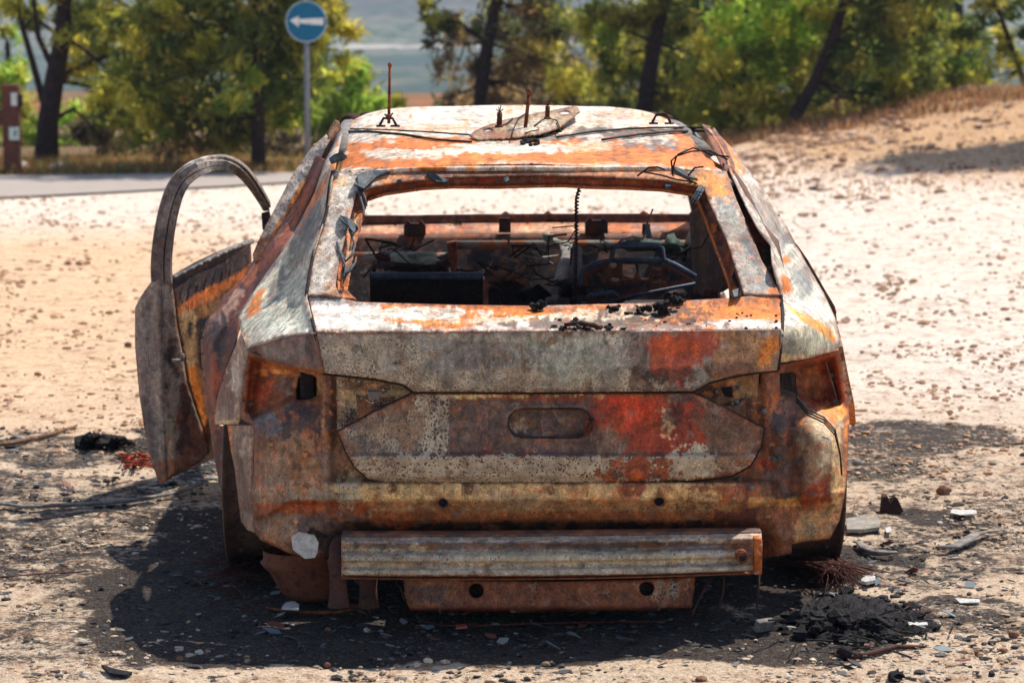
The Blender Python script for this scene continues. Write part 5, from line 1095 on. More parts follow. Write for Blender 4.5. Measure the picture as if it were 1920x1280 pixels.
# burnt seat springs and wiring collapsed in the cabin
rw = np.random.default_rng(77)
for k in range(34):
    x, y, d = rw.uniform(670, 1290), rw.uniform(462, 560), rw.uniform(8.9, 10.1)
    a = P(x, y, d); n_ = rw.integers(4, 7); pts = [a]
    for q in range(n_): pts.append(pts[-1] + np.array([rw.normal() * .05 + .02, rw.normal() * .04, rw.normal() * .035]))
    m = MB(); m.tube(pts, rw.uniform(.002, .005), 5); m.build("burnt_wiring", [M_DARKRUST, M_SOOT, M_BLACKWIRE, M_GREYMETAL][k % 4], CAR)
for k in range(14):
    x, y, d = rw.uniform(700, 1280), rw.uniform(540, 566), rw.uniform(8.8, 9.8)
    m = MB(); m.lump(P(x, y, d), np.array([.05, .05, .03]) * rw.uniform(.5, 1.3), k, .9, 2); m.build("ash_lump", [M_CHAR, M_SOOT, M_DARKRUST][k % 3], CAR)
# ---- the rest of the shell: pillars, sides, bonnet, front
def strip(name, pts, w_, mt, seg=8, flat=.5):
    m = MB(); m.tube(pts, w_, seg, flat=flat); return m.build(name, mt, CAR)
for sd in (-1, 1):
    strip("windscreen_pillar", [car(.60 * sd, 3.0, 1.35), car(.76 * sd, 3.4, 1.17), car(.87 * sd, 3.85, .92), car(.88 * sd, 4.0, .80)], [.05, .05, .06, .06], M_DARKRUST)
    strip("roof_side_rail", [car(.617 * sd, s, float(roof_z(.60, s)) - .012) for s in (1.65, 2.2, 2.7, 3.0)], [.035] * 4, M_GREYMETAL)
    strip("middle_pillar", [car(.64 * sd, 2.25, 1.34), car(.72 * sd, 2.2, 1.05), car(.80 * sd, 2.15, .82), car(.84 * sd, 2.1, .2)], [.045, .05, .06, .07], M_DARKRUST)
    strip("sill", [car(.84 * sd, 1.4, .17), car(.85 * sd, 2.5, .17), car(.84 * sd, 3.4, .17)], [.07, .07, .07], M_DARKRUST)
    def side(a, b, sd=sd):
        s = 1.32 + a * .85; z = .16 + b * .72
        return car(sd * (.90 + .03 * np.sin(b * 3) - .04 * b ** 3), s, z)
    def fender(a, b, sd=sd):
        s = 3.3 + a * 1.35; z = .18 + b * .58
        wz = np.sqrt(np.maximum(0, .33 ** 2 - (s - 3.85) ** 2)) + .285
        z = np.maximum(z, np.minimum(wz, .72))
        return car(sd * (.90 - .10 * a ** 3 - .06 * b ** 3), s, z)
    SS = [(('a', .0), (140, 84, 50), dict(n=.9)), (('a', .3), (176, 168, 158), dict(n=.9))]
    grid_panel("rear_door", side, 24, 20, (124, 110, 100), SS, seed=60 + sd, flip=sd < 0)
    grid_panel("front_fender", fender, 30, 24, (124, 110, 100), SS, seed=63 + sd, flip=sd < 0)
    if sd > 0:
        def fd(a, b): return car(.90 + .03 * np.sin(b * 3) - .04 * b ** 3, 2.19 + a * 1.08, .16 + b * .72)
        grid_panel("front_door", fd, 24, 20, (124, 110, 100), SS, seed=66)
def hood(a, b):
    u = (a * 2 - 1) * .74; s = 3.98 + b * .85
    return car(u, s, .845 - .12 * b ** 1.5 - .03 * (u / .74) ** 2 - .05 * np.abs(u / .74) ** 6 + .006 * fbm(u * 3, s * 3, 5, 3))
grid_panel("bonnet", hood, 40, 30, (150, 140, 130), [(('a', .0), (176, 96, 44), dict(n=.9))], seed=70)
m = MB(); m.box(car(0, 4.78, .42), (1.5, .12, .5), bev=.2); m.build("front_panel", M_DARKRUST, CAR)
m = MB(); m.box(car(0, 4.3, .45), (.8, .5, .4), bev=.2); m.build("engine_block", M_SOOT, CAR)
m = MB(); m.tube([car(-.58, 3.02, 1.345), car(0, 3.06, 1.378), car(.58, 3.02, 1.345)], .03, 8); m.build("windscreen_header", M_DARKRUST, CAR)

WEATHER = .25
# ---- open front door on the left
DOOR = empty("door", (-1.0, 9.3, .1)); DOOR.parent = CAR; DOOR.location = (-1.104, .7, .1); ROOT_LOC["door"] = (-1.0, 9.3, .1)
def dd(x, y): return 9.12 + np.maximum(0, np.asarray(x, float) - 318) / 250 * .95
panel("rear_edge_face", [(283, 530), (300, 524), (322, 526), (327, 560), (332, 610), (342, 660), (350, 715), (366, 765), (382, 810), (391, 850), (372, 868), (340, 882), (322, 895), (303, 906), (296, 902), (290, 880), (282, 860), (273, 815), (262, 740), (254, 650), (253, 578), (262, 560)],
      lambda x, y: I(x, [252, 268, 300, 318, 345, 395], [9.20, 9.13, 9.11, 9.115, 9.16, 9.24]) - .02 * np.exp(-((x - 296 - (y - 600) * .05) / 8) ** 2), (136, 124, 116),
      [(('p', [(253, 570), (275, 570), (285, 700), (300, 860), (300, 900), (280, 850), (258, 720)]), (116, 106, 102), dict(w=10, n=.5)), (('e', 320, 660, 14, 22), (50, 40, 42), dict(n=.8)), (('e', 330, 700, 10, 14), (60, 44, 44), dict(n=1)), (('p', [(330, 740), (352, 755), (385, 830), (385, 850), (340, 870), (335, 810)]), (150, 96, 76), dict(w=16, n=.7)), (('e', 345, 790, 12, 50), (84, 56, 56), dict(n=.9, ns=(16, 40))), (('b', 290, 860, 392, 910), (124, 84, 66), dict(w=12, n=.7)), (('e', 300, 620, 10, 60), (128, 112, 106), dict(n=.7, ns=(8, 60))), (('a', .45), (64, 50, 52), dict(n=1, ns=(14, 26), op=.7))], absd=True, parent=DOOR, step=5, seed=81, solid=.006)
m = MB(); m.box(P(330, 676, 9.115), (.030, .02, .012), rz=.2); m.box(P(343, 670, 9.13), (.008, .02, .026)); m.build("door_latch", M_GREYMETAL, DOOR)
m = MB(); m.box(P(268, 619, 9.17), (.01, .012, .014)); m.build("door_stop", M_ALU, DOOR)
panel("inner_door_skin", [(322, 527), (340, 515), (380, 497), (420, 478), (470, 455), (476, 560), (440, 640), (400, 700), (392, 850), (382, 810), (366, 765), (352, 715), (343, 660), (333, 610), (327, 560)], lambda x, y: dd(x, y) + .02, (120, 84, 54),
      [(('p', [(322, 530), (470, 458), (470, 500), (330, 575)]), (60, 50, 54), dict(w=8, n=.4)), (('p', [(330, 575), (470, 497), (476, 520), (335, 590)]), (190, 100, 48), dict(w=7, n=.8)), (('p', [(333, 590), (360, 580), (372, 640), (360, 720), (345, 680)]), (146, 118, 84), dict(w=9, n=.7)), (('p', [(368, 600), (400, 590), (386, 700), (372, 690)]), (30, 26, 30), dict(w=5, n=.2)), (('p', [(352, 690), (368, 680), (388, 800), (390, 846), (372, 780)]), (182, 100, 26), dict(w=7, n=.6)), (('e', 356, 620, 5, 16), (40, 34, 34), dict(n=.3))], absd=True, parent=DOOR, step=5, seed=82)
panel("outer_door_skin", [(254, 578), (262, 560), (283, 530), (322, 526), (380, 497), (470, 455), (476, 560), (440, 640), (400, 860), (303, 904), (290, 880), (273, 815), (262, 740), (254, 650)], lambda x, y: I(x, [252, 300, 480], [9.24, 9.30, 9.95]), (110, 100, 96), [], absd=True, parent=DOOR, step=10, seed=83)
# belt line with its clip slots
m = MB(); m.tube([P(324, 522, 9.16), P(370, 495, 9.34), P(420, 472, 9.53), P(472, 452, 9.75)], .011, 8); m.build("belt_rail", M_GREYMETAL, DOOR)
for k in range(9):
    t = k / 9 + .03; x = 326 + 140 * t; y = 521 - 67 * t; m = MB(); m.box(P(x, y - 1, float(dd(x, y)) - .03), (.012, .01, .008), rz=.3); m.build("trim_clip", M_ALU, DOOR)
# window frame: folded channel
wf = [(303, 540, 9.11), (300, 500, 9.11), (303, 460, 9.11), (309, 420, 9.11), (318, 380, 9.12), (331, 346, 9.13), (350, 325, 9.15), (378, 311, 9.20), (405, 305, 9.28), (430, 307, 9.38), (452, 320, 9.50), (470, 341, 9.62), (488, 368, 9.75), (504, 397, 9.9)]
def channel(pts, hw, name, seed):
    """double-ridged sheet channel swept along the frame"""
    q = [np.array(P(x, y, d)) for x, y, d in pts]; n = len(q); rows = []
    prof = [(-1, .02), (-.94, -.002), (-.52, -.004), (-.47, .010), (-.25, .010), (-.2, -.004), (.35, -.006), (.4, .006), (.9, .006), (1, .024)]
    for i in range(n):
        t = q[min(i + 1, n - 1)] - q[max(i - 1, 0)]; t /= np.linalg.norm(t); out = np.cross(t, [0, 1, 0]); out /= np.linalg.norm(out); fw = np.cross(out, t)
        rows.append([q[i] + out * a * hw[i] + fw * b * (1 if fw[1] > 0 else -1) for a, b in prof])
    return np.array(rows)
sub = []
for i in range(len(wf) - 1):
    for k in range(5): t = k / 5; sub.append(tuple(np.array(wf[i]) * (1 - t) + np.array(wf[i + 1]) * t))
sub.append(wf[-1]); sub = np.array(sub); ker = np.ones(7) / 7
for c_ in range(3): pad = np.pad(sub[:, c_], 3, mode='edge'); sub[:, c_] = np.convolve(pad, ker, 'valid')
hw = np.interp(np.linspace(0, 1, len(sub)), [0, .35, .5, .62, .8, 1], [.036, .032, .029, .024, .020, .014])
rows = channel(sub, hw, "", 0); n_, k_ = rows.shape[:2]; fi = np.arange(n_ * k_).reshape(n_, k_)
ff = np.stack([fi[:-1, :-1], fi[:-1, 1:], fi[1:, 1:], fi[1:, :-1]], -1).reshape(-1, 4)
qx, qy = proj(rows); build("window_frame", rows, ff, M_BURNT, DOOR, cols=paint(qx.ravel(), qy.ravel(), (116, 106, 102), [(('b', 280, 430, 330, 545), (90, 78, 76), dict(w=40, n=.5)), (('e', 400, 310, 60, 14), (152, 146, 142), dict(n=.5)), (('a', .4), (84, 68, 64), dict(n=1, ns=(20, 20)))], 0, 84), solid=.004, smooth=False)
m = MB(); m.prism([P(x, y, 9.12) for x, y in [(335, 325), (350, 314), (366, 306), (372, 312), (352, 326), (344, 332)]], (0, .02, .004)); m.build("frame_corner_trim", M_GREYMETAL, DOOR, smooth=False)
m = MB(); m.prism([P(x, y, 9.85) for x, y in [(490, 400), (504, 396), (510, 420), (500, 436), (492, 430)]], (0, .03, 0)); m.build("mirror_triangle", M_DARKRUST, DOOR, smooth=False)

# ------------------------------------------------------------------ sign, post, stones
def gz(x, d): return float(ground_h(x, d))
SIG = P(577, 325, 27.0); SIG[1] = 30.0
SIG = P(577, 320, 29.9); SIG[2] = 0
sg = empty("road_sign", tuple(SIG), "round blue one way sign with white left arrow on grey pole", "road sign")
m = MB(); tpz = P(577, 30, 29.9); m.tube([SIG, (SIG[0], SIG[1], tpz[2])], .034, 14); m.build("pole", mottled("galvanised", (128, 128, 132), (112, 112, 118), (96, 96, 104), 8, rough=.5), sg)
dc = P(575, 41, 29.9) + np.array([0, -.05, 0]); R_ = 38.5 * 29.9 / F
ring = lambda r, y, n=40: [(dc[0] + r * math.cos(2 * math.pi * k / n), dc[1] + y, dc[2] + r * math.sin(2 * math.pi * k / n)) for k in range(n)]
def plain(name, c, rough=.5):
    mm, t, p = new_mat(name); v = objco(t); a = noise(t, v, 18, 4)
    t.links.new(mixc(t, ramp01(t, a, .3, .8), lin(c), lin([q * .86 for q in c])), p.inputs['Base Color']); p.inputs['Roughness'].default_value = rough; return mm
m = MB(); m.prism(ring(R_, 0)[::-1], (0, .012, 0)); sdsk = m.build("sign_rim", plain("sign_rim_white", (176, 190, 200)), sg, smooth=False)
m = MB(); m.prism(ring(R_ * .94, -.006)[::-1], (0, .006, 0)); dsk = m.build("sign_disc", plain("sign_blue", (0, 98, 134), .8), sg, smooth=False)
k29 = 29.9 / F
ap = [(544, 39), (561, 31), (561, 36.5), (607, 34), (607, 48), (561, 44), (561, 51)]
m = MB(); m.prism([(P(x, y, 29.9)[0], dc[1] - .011, P(x, y, 29.9)[2]) for x, y in ap], (0, .004, 0)); m.build("arrow", plain("sign_white", (224, 224, 218)), dsk, smooth=False)
# wooden trail post
dp = 30.0; pb = P(24, 326, dp); pb[2] = 0
tp_ = empty("trail_post", tuple(pb), "reddish brown timber trail post with white labels and a crossbar", "post")
M_WOOD = mottled("stained_timber", (98, 56, 42), (78, 46, 38), (116, 72, 54), 9)
m = MB(); ptop = P(24, 158, dp); m.box((pb[0], dp, ptop[2] / 2), (30 * dp / F, .16, ptop[2]), bev=.1); m.build("upright", M_WOOD, tp_, smooth=False)
m = MB(); c = P(-40, 221, dp); m.box((c[0], dp, c[2]), (100 * dp / F, .10, 30 * dp / F)); m.build("crossbar", M_WOOD, tp_, smooth=False)
m = MB(); c = P(34, 188, dp); m.box((c[0], dp - .02, c[2]), (18 * dp / F, .12, 26 * dp / F), bev=.2); m.build("side_block", M_DARKRUST, tp_, smooth=False)
m = MB(); c = P(29, 186, dp); m.box((c[0], dp - .09, c[2]), (11 * dp / F, .012, 24 * dp / F)); m.build("label_plate", plain("label_white", (206, 206, 198)), tp_, smooth=False)
m = MB(); c = P(29, 250, dp); m.box((c[0], dp - .087, c[2]), (18 * dp / F, .012, 24 * dp / F)); lp = m.build("label_plate", plain("label_pale", (206, 214, 206)), tp_, smooth=False)
m = MB(); m.prism([P(x, y, dp - .097) for x, y in [(25, 246), (33, 244), (30, 252), (28, 258), (26, 254)]], (0, .004, 0)); m.build("trail_mark", plain("label_green", (60, 150, 110)), lp, smooth=False)
M_STONE = mottled("limestone", (190, 176, 158), (160, 140, 120), (210, 202, 190), 7)
M_BSTONE = mottled("brown_stone", (122, 84, 62), (96, 66, 52), (150, 116, 90), 7)
def stone(px, py, w_, h_, label, mt=M_STONE, seed=0, name="rock", cat="rock", group=None):
    q = ground_pt(px, py); 
    for _ in range(12): q = ground_pt(px, py, gz(q[0], q[1]) if q[1] < 46 else 0)
    k = q[1] / F; m = MB(); m.lump((q[0], q[1], q[2] + h_ * k * .35), (w_ * k / 2, w_ * k * .4, h_ * k * .6), seed, .3, 3 if w_ > 20 else 2)
    return tag(m.build(name, mt, origin=(q[0], q[1], q[2])), label, cat, group)
stone(109, 322, 42, 18, "flat pale rock on the verge beside the forked pine", seed=1)
stone(42, 322, 26, 20, "pale rock at the foot of the wooden trail post", seed=2)
stone(231, 322, 26, 13, "small grey rock on the verge below the dense dark pine", seed=3)
stone(248, 323, 22, 9, "low pale stone right of the small grey verge rock", seed=31)
stone(1785, 222, 62, 26, "big rounded brown boulder on top of the dirt bank", M_BSTONE, 4)
stone(1836, 230, 22, 15, "white angular stone on the bank right of the boulder", seed=5)
stone(1876, 250, 16, 10, "small bright white stone on the bank above the tree shadow", seed=6)
stone(1912, 216, 26, 9, "flat white stone at the right end of the bank crest", seed=7)
stone(1596, 254, 16, 8, "white stone on the left slope of the bank under the leaning pine", seed=8)
stone(1418, 283, 14, 7, "dark brown stone where the bank starts behind the car roof", M_BSTONE, 9)
stone(1527, 355, 26, 5, "thin dark scrap of stone lying alone on the pale dirt", M_CHAR, 10)
stone(1700, 246, 18, 8, "dull brown stone halfway up the bank", M_BSTONE, 11)
for i, (x, y, w_, h_, l, mt) in enumerate([
    (1770, 925, 24, 16, "pinkish brown stone on the dirt right of the car", M_BSTONE), (1900, 1193, 20, 12, "reddish stone near the right edge of the foreground", M_BSTONE), (1797, 1196, 18, 10, "tan stone beside the ash patch in the right foreground", M_STONE), (1833, 1152, 12, 9, "one of two pale pebbles side by side right of the char heap, the right one", M_STONE), (1817, 1155, 11, 8, "one of two pale pebbles side by side right of the char heap, the left one", M_STONE), (1881, 1222, 14, 9, "rust coloured pebble at the lower right", M_BSTONE), (1832, 1227, 12, 9, "dark red pebble left of the rust coloured pebble", M_BSTONE),
    (1580, 1264, 22, 12, "white stone on the bottom edge at the right", M_STONE), (687, 1184, 14, 8, "small pale pebble in the car's shadow below the exhaust pipes", M_STONE), (615, 1182, 13, 8, "brownish pebble in the shadow left of the small pale pebble", M_BSTONE), (373, 1226, 17, 10, "cream stone right at the lower left shadow edge", M_STONE), (338, 1238, 16, 9, "red brown stone just below the cream stone", M_BSTONE), (803, 1243, 18, 12, "tan angular stone on the sunlit edge of the shadow", M_STONE), (614, 1250, 14, 10, "brown chip of stone below the shadow edge", M_BSTONE),
    (1315, 1276, 24, 10, "reddish stone at the bottom edge under the right hole of the bar", M_BSTONE), (122, 1062, 14, 8, "pink brown pebble left of the car's shadow", M_BSTONE), (78, 1228, 14, 10, "tan stone in the lower left foreground", M_STONE), (160, 1268, 22, 10, "white stone at the bottom left edge", M_STONE), (240, 652, 14, 12, "round brown stone beside the open door", M_BSTONE), (1890, 600, 12, 6, "dark pebble on the pale dirt near the right edge", M_BSTONE), (1545, 1270, 14, 8, "small chalky pebble left of the white bottom stone", M_STONE), (1480, 1272, 12, 7, "tiny white pebble at the bottom edge below the ash", M_STONE)]):
    stone(x, y, w_, h_, l, mt, 40 + i, "pebble", "pebble")

# scattered stuff: clods and gravel, ash flakes, dry grass
def scatter(name, n, region, size, mt, seed, sub=1, flat=.6, weight=None):
    rng = np.random.default_rng(seed); bm = bmesh.new(); bmesh.ops.create_icosphere(bm, subdivisions=sub, radius=1); bm.verts.index_update()
    sv = np.array([v.co[:] for v in bm.verts]); sf = np.array([[v.index for v in f.verts] for f in bm.faces]); bm.free()
    V, Fc = [], []
    k = 0
    while k < n:
        px, py = region(rng); q = ground_pt(px, py)
        if not (3 < q[1] < 45): continue
        q = ground_pt(px, py, gz(q[0], q[1])); q = ground_pt(px, py, gz(q[0], q[1]))
        if weight is not None and rng.random() > weight(px, py): continue
        r = size(rng, q[1]); jit = 1 + .35 * rng.normal(size=(len(sv), 1)) * .6
        V.append(sv * jit * np.array([r * rng.uniform(.7, 1.5), r * rng.uniform(.7, 1.3), r * flat]) + np.array([q[0], q[1], gz(q[0], q[1]) + r * flat * .3])); Fc.append(sf + k * len(sv)); k += 1
    return build(name, np.concatenate(V), np.concatenate(Fc), mt, smooth=False, origin=(0, 0, 0))
def mid_region(r):
    while True:
        x, y = r.random() * 1960 - 20, 300 + 595 * r.random() ** 1.3
        if r.random() < max(0, .5 + .7 * float(fbm(np.array(x / 110), np.array(y / 30), 15, 3))) ** 1.6: return x, y
def burnt_w(x, y):
    w0 = max(0, 1.15 - math.hypot((x - 880) / 860, (y - 1110) / 180)); w1 = max(0, 1 - math.hypot((x - 1600) / 330, (y - 1100) / 170)); w2 = max(0, 1 - math.hypot((x - 150) / 300, (y - 870) / 100)); return max(w0, w1, w2, .04) ** .6
def bank_region(r): x = r.uniform(1380, 1960); return x, 285 - (x - 1390) * .15 + abs(r.normal()) * 55
tag(scatter("gravel", 1500, bank_region, lambda r, d: min(abs(r.normal(.004, .022)) + .008, .09), mottled("bank_stones", (176, 140, 110), (130, 92, 68), (214, 202, 188), 3), 97), kind='stuff')
tag(scatter("gravel", 9000, mid_region, lambda r, d: min(abs(r.normal(.001, .010)) + .004, .045) * min(1, d / 17), mottled("clod", (176, 138, 108), (150, 112, 84), (200, 176, 150), 6), 91), kind='stuff')
def near_region(r):
    while True:
        x, y = r.random() * 1960 - 20, 800 + 490 * r.random()
        if r.random() > burnt_w(x, y) * 1.6 and r.random() < .5 + .5 * float(vnoise(np.array(x / 90), np.array(y / 26), 5)): return x, y
tag(scatter("gravel", 5200, near_region, lambda r, d: min(abs(r.normal(.002, .0042)) + .002, .014), mottled("pale_gravel", (176, 156, 134), (140, 110, 86), (204, 192, 176), 5), 92), kind='stuff')
def burnt_region(r):
    y = 800 + 480 * r.random(); return r.random() * 1960 - 20, y
def burnt_w(x, y):
    w0 = max(0, 1 - math.hypot((x - 960) / 800, (y - 1120) / 140)); w1 = max(0, 1 - math.hypot((x - 1600) / 330, (y - 1100) / 170)); w2 = max(0, 1 - math.hypot((x - 150) / 300, (y - 870) / 100)); return max(w0, w1, w2, .04) ** .6
tag(scatter("ash_debris", 3800, burnt_region, lambda r, d: min(abs(r.normal(.003, .0055)) + .002, .02), mottled("ash_flake", (40, 36, 38), (70, 66, 64), (128, 124, 120), 5), 93, flat=.5, weight=burnt_w), kind='stuff')
def flakes(name, n, cols, seed):
    rng = np.random.default_rng(seed); V, Fc, C = [], [], []; k = 0
    while k < n:
        px, py = burnt_region(rng)
        if rng.random() > burnt_w(px, py): continue
        q = ground_pt(px, py); r = min(abs(rng.normal(.002, .006)) + .002, .02); a = rng.random() * 6.28; m_ = rng.integers(4, 7)
        z = gz(q[0], q[1]) + .014; tl = rng.normal(size=2) * .25
        for j in range(m_):
            b = a + 6.28 * j / m_; rr = r * rng.uniform(.5, 1.3); x, y = rr * math.cos(b) * 1.4, rr * math.sin(b); V.append((q[0] + x, q[1] + y, z + x * tl[0] + y * tl[1]))
        Fc.append(list(range(len(V) - m_, len(V)))); c = lin(cols[rng.integers(0, len(cols))]); C += [(*c, 1)] * m_; k += 1
    mm, t, p = new_mat(name + "_mat"); at = N(t, "ShaderNodeAttribute"); at.attribute_name = "col"; t.links.new(at.outputs['Color'], p.inputs['Base Color']); p.inputs['Roughness'].default_value = .6
    return build(name, V, Fc, mm, cols=C, smooth=False, origin=(0, 0, 0), solid=.002)
tag(flakes("debris", 1300, [(34, 30, 34), (52, 48, 50), (120, 116, 112), (86, 104, 110), (70, 70, 72), (110, 60, 44), (30, 26, 28), (24, 22, 24), (40, 36, 38), (60, 64, 70)], 95), kind='stuff')
def grass(name, n, region, d0, hgt, cols, seed):
    rng = np.random.default_rng(seed); V, Fc, C = [], [], []
    for k in range(n):
        x, y = region(rng); z = gz(x, y); h = hgt * rng.uniform(.4, 1.4); a = rng.random() * 6.28; w_ = .006 + .006 * rng.random(); lx, ly = rng.normal(size=2) * h * .45
        V += [(x - w_ * math.cos(a), y - w_ * math.sin(a), z), (x + w_ * math.cos(a), y + w_ * math.sin(a), z), (x + lx, y + ly, z + h)]
        Fc.append([3 * k, 3 * k + 1, 3 * k + 2]); c = lin(cols[rng.integers(0, len(cols))]); C += [(*c, 1)] * 3
    return tag(build(name, V, Fc, M_LEAF, cols=C, smooth=False, origin=(0, 0, 0)), kind='stuff')
grass("dry_grass", 16000, lambda r: (r.uniform(-8, 1.8), 29.75 + abs(r.normal()) * 1.6), 30, .13, [(170, 130, 80), (130, 110, 60), (96, 110, 50), (150, 90, 56), (190, 160, 110)], 101)
grass("dry_grass", 4500, lambda r: (r.uniform(2, 9), 31.5 + abs(r.normal()) * 1.8), 30, .16, [(150, 104, 70), (130, 84, 54), (120, 100, 60), (176, 140, 100), (100, 72, 52)], 102)
grass("dry_grass", 2500, lambda r: (r.uniform(2.5, 9), r.uniform(24, 32)), 30, .05, [(176, 130, 84), (150, 104, 66), (190, 150, 106)], 103)

# ------------------------------------------------------------------ wreckage lying about
def lie(px, py, lift=.012):
    q = ground_pt(px, py); q = ground_pt(px, py, gz(q[0], q[1]) + lift); return q
def gstrip(name, pts, r, mt, label, cat, flat=.45, seg=8, lift=.012, group=None):
    m = MB(); w3 = [lie(x, y, lift + (pts[i][2] if len(pts[i]) > 2 else 0)) for i, (x, y) in enumerate([(p[0], p[1]) for p in pts])]
    m.tube(w3, r, seg, flat=flat); return tag(m.build(name, mt), label, cat, group)
def gplate(name, pl, th, mt, label, cat, lift=.012):
    m = MB(); m.prism([lie(x, y, lift) for x, y in resample(pl, 9)], (0, 0, th)); return tag(m.build(name, mt, smooth=False), label, cat)
gstrip("charred_strip", [(-40, 938), (20, 946), (45, 950), (120, 946), (200, 942), (280, 932), (335, 922), (362, 912), (376, 906)], [.014, .014, .014, .015, .015, .014, .014, .012, .014], M_GREYMETAL, "long grey burnt strip lying from the left edge towards the open door", "strip", lift=.02)
gstrip("stick", [(-20, 836), (30, 829), (80, 818), (120, 806), (144, 797)], [.008, .010, .010, .008, .005], mottled("dry_stick", (120, 92, 70), (84, 60, 50), (150, 120, 96), 20), "dry stick with a fork lying at the left edge on burnt ground", "stick", flat=1, lift=.015)
gstrip("wire", [(-20, 1082), (30, 1079), (90, 1074), (165, 1070)], .005, M_REDWIRE, "thin rusty wire on the dirt at the left below the long strip", "wire", lift=.012)
m = MB()
for k in range(9):
    x0 = 152 + k * 8; m.tube([lie(x0, 832 - k * .4, .01), lie(x0 + 4, 820, .05 + .02 * math.sin(k)), lie(x0 + 16, 812 + k, .075 - .006 * k), lie(x0 + 26, 826 + k * .5, .03), lie(x0 + 36, 832, .005)], .008, 6)
m.lump(lie(170, 826, .03), (.05, .06, .035), 3, .6); m.lump(lie(196, 826, .03), (.05, .05, .03), 5, .6)
tag(m.build("tyre_remnant", M_CHAR, smooth=False), "curled black remains of tyre cords on the dirt left of the open door", "tyre remnant")
m = MB()
rr = np.random.default_rng(5)
for k in range(46):
    x, y = 230 + 52 * rr.random(), 852 + 24 * rr.random(); m.tube([lie(x, y, .01), lie(x + rr.normal() * 9, y - 4, .035 * rr.random() + .012), lie(x + rr.normal() * 16, y + rr.normal() * 4, .008)], .0032, 5)
tag(m.build("wire_scraps", mottled("red_wire", (176, 72, 46), (130, 50, 36), (90, 40, 34), 60)), "tangle of orange red wire scraps beside the foot of the open door", "wire")
m = MB()
for k in range(70):
    x, y = 285 + 150 * rr.random(), 862 + 46 * rr.random(); m.lump(lie(x, y, .004), np.array([.022, .014, .005]) * rr.uniform(.4, 1.2), k, .5, 1)
tag(m.build("broken_glass", mottled("sooty_glass", (120, 124, 122), (70, 70, 72), (170, 172, 168), 30, rough=.35), smooth=False), "scatter of grey sooty glass shards under the open door", "glass")
# bundle of steel cord right of the car
m = MB()
for k in range(150):
    t = rr.random(); x0, y0 = 1440 + 60 * t + rr.normal() * 5, 1056 - 8 * t + rr.normal() * 3; x1, y1 = 1545 + rr.normal() * 16, 1052 + rr.normal() * 7; x2, y2 = 1575 + rr.normal() * 34, 1072 + abs(rr.normal()) * 16 + rr.normal() * 5
    m.tube([lie(x0, y0, .02), lie(x1, y1, .05 + .02 * rr.normal()), lie((x1 + x2) / 2 + 6, (y1 + y2) / 2 - 3, .045 + .015 * rr.normal()), lie(x2, y2, .012)], .0017, 4)
tag(m.build("steel_cord", M_REDWIRE), "frayed bundle of rusty steel tyre cord beside the right rear wheel", "wire bundle")
m = MB()
for k in range(60):
    x0, y0 = 470 + rr.normal() * 24, 1000 + rr.normal() * 30; m.tube([lie(x0, y0 + 50, .02), lie(x0 - 25 + rr.normal() * 18, y0 + 66 + rr.normal() * 6, .05), lie(x0 - 60 + rr.normal() * 30, y0 + 66 + rr.normal() * 16, .01)], .0016, 4)
tag(m.build("steel_cord", M_REDWIRE), "dark nest of rusty tyre cord in the shade by the left rear wheel", "wire bundle")
# heap of char in front of the car on the right
m = MB(); gy_, gx_ = np.meshgrid(np.linspace(-1, 1, 30), np.linspace(-1, 1, 60), indexing='ij'); hv = []
for a_, b_ in zip(gx_.ravel(), gy_.ravel()):
    q = lie(1585 + a_ * 150, 1163 + b_ * 44, 0); rr_ = math.hypot(a_, b_); q[2] += -.012 + .05 * max(0, 1 - rr_ ** 2) * (1 + .5 * float(vnoise(a_ * 9, b_ * 7, 3))) + .012 * float(fbm(a_ * 22, b_ * 14, 5, 2)) * (rr_ < 1); hv.append(q)
hi_ = np.arange(1800).reshape(30, 60); m.add(hv, np.stack([hi_[:-1, :-1], hi_[1:, :-1], hi_[1:, 1:], hi_[:-1, 1:]], -1).reshape(-1, 4)[:, ::-1])
for k in range(240):
    x, y = 1590 + rr.normal() * 66, 1165 + rr.normal() * 19
    if x < 1440: continue
    hgt = .06 * math.exp(-((x - 1560) / 80) ** 2 - ((y - 1160) / 26) ** 2)
    m.lump(lie(x, y, .004 + hgt * rr.random()), np.array([.020, .020, .015]) * rr.uniform(.35, 1.5), k, .8, 1)
for k in range(60):
    x, y = 1600 + rr.normal() * 70, 1180 + rr.normal() * 18; a = rr.random() * 6.28; q = lie(x, y, .02 + .03 * rr.random()); m.tube([q, q + np.array([.05 * math.cos(a), .05 * math.sin(a), .012 * rr.normal()])], .003, 4)
tag(m.build("char_heap", M_CHAR, smooth=False), "heap of black char and ash on the ground right of the bumper", "char heap")
m = MB(); a = lie(1432, 1184, .01); m.box(a + np.array([0, 0, .02]), (.055, .02, .035), rz=.5, rx=.4); tag(m.build("heat_sink", M_GREYMETAL, smooth=False), "small grey ribbed metal block at the left end of the char heap", "metal scrap")
gplate("burnt_plate", [(1586, 978), (1610, 973), (1640, 974), (1652, 984), (1648, 994), (1620, 998), (1588, 998)], .012, mottled("grey_board", (140, 134, 124), (112, 106, 98), (160, 152, 140), 12), "flat grey rounded board lying beside the right rear wheel", "board")
gstrip("charred_strip", [(1610, 1016), (1622, 1028), (1640, 1036), (1668, 1036), (1680, 1034)], [.014, .02, .022, .016, .008], M_GREYMETAL, "short curved grey strip below the flat rounded board", "strip", lift=.02)
gstrip("charred_strip", [(1758, 1026), (1790, 1024), (1812, 1012), (1830, 1000), (1850, 996), (1882, 993)], [.02, .024, .022, .018, .012, .01], M_GREYMETAL, "wavy grey strip of scorched trim on the dirt at the right", "strip", flat=.3, lift=.025)
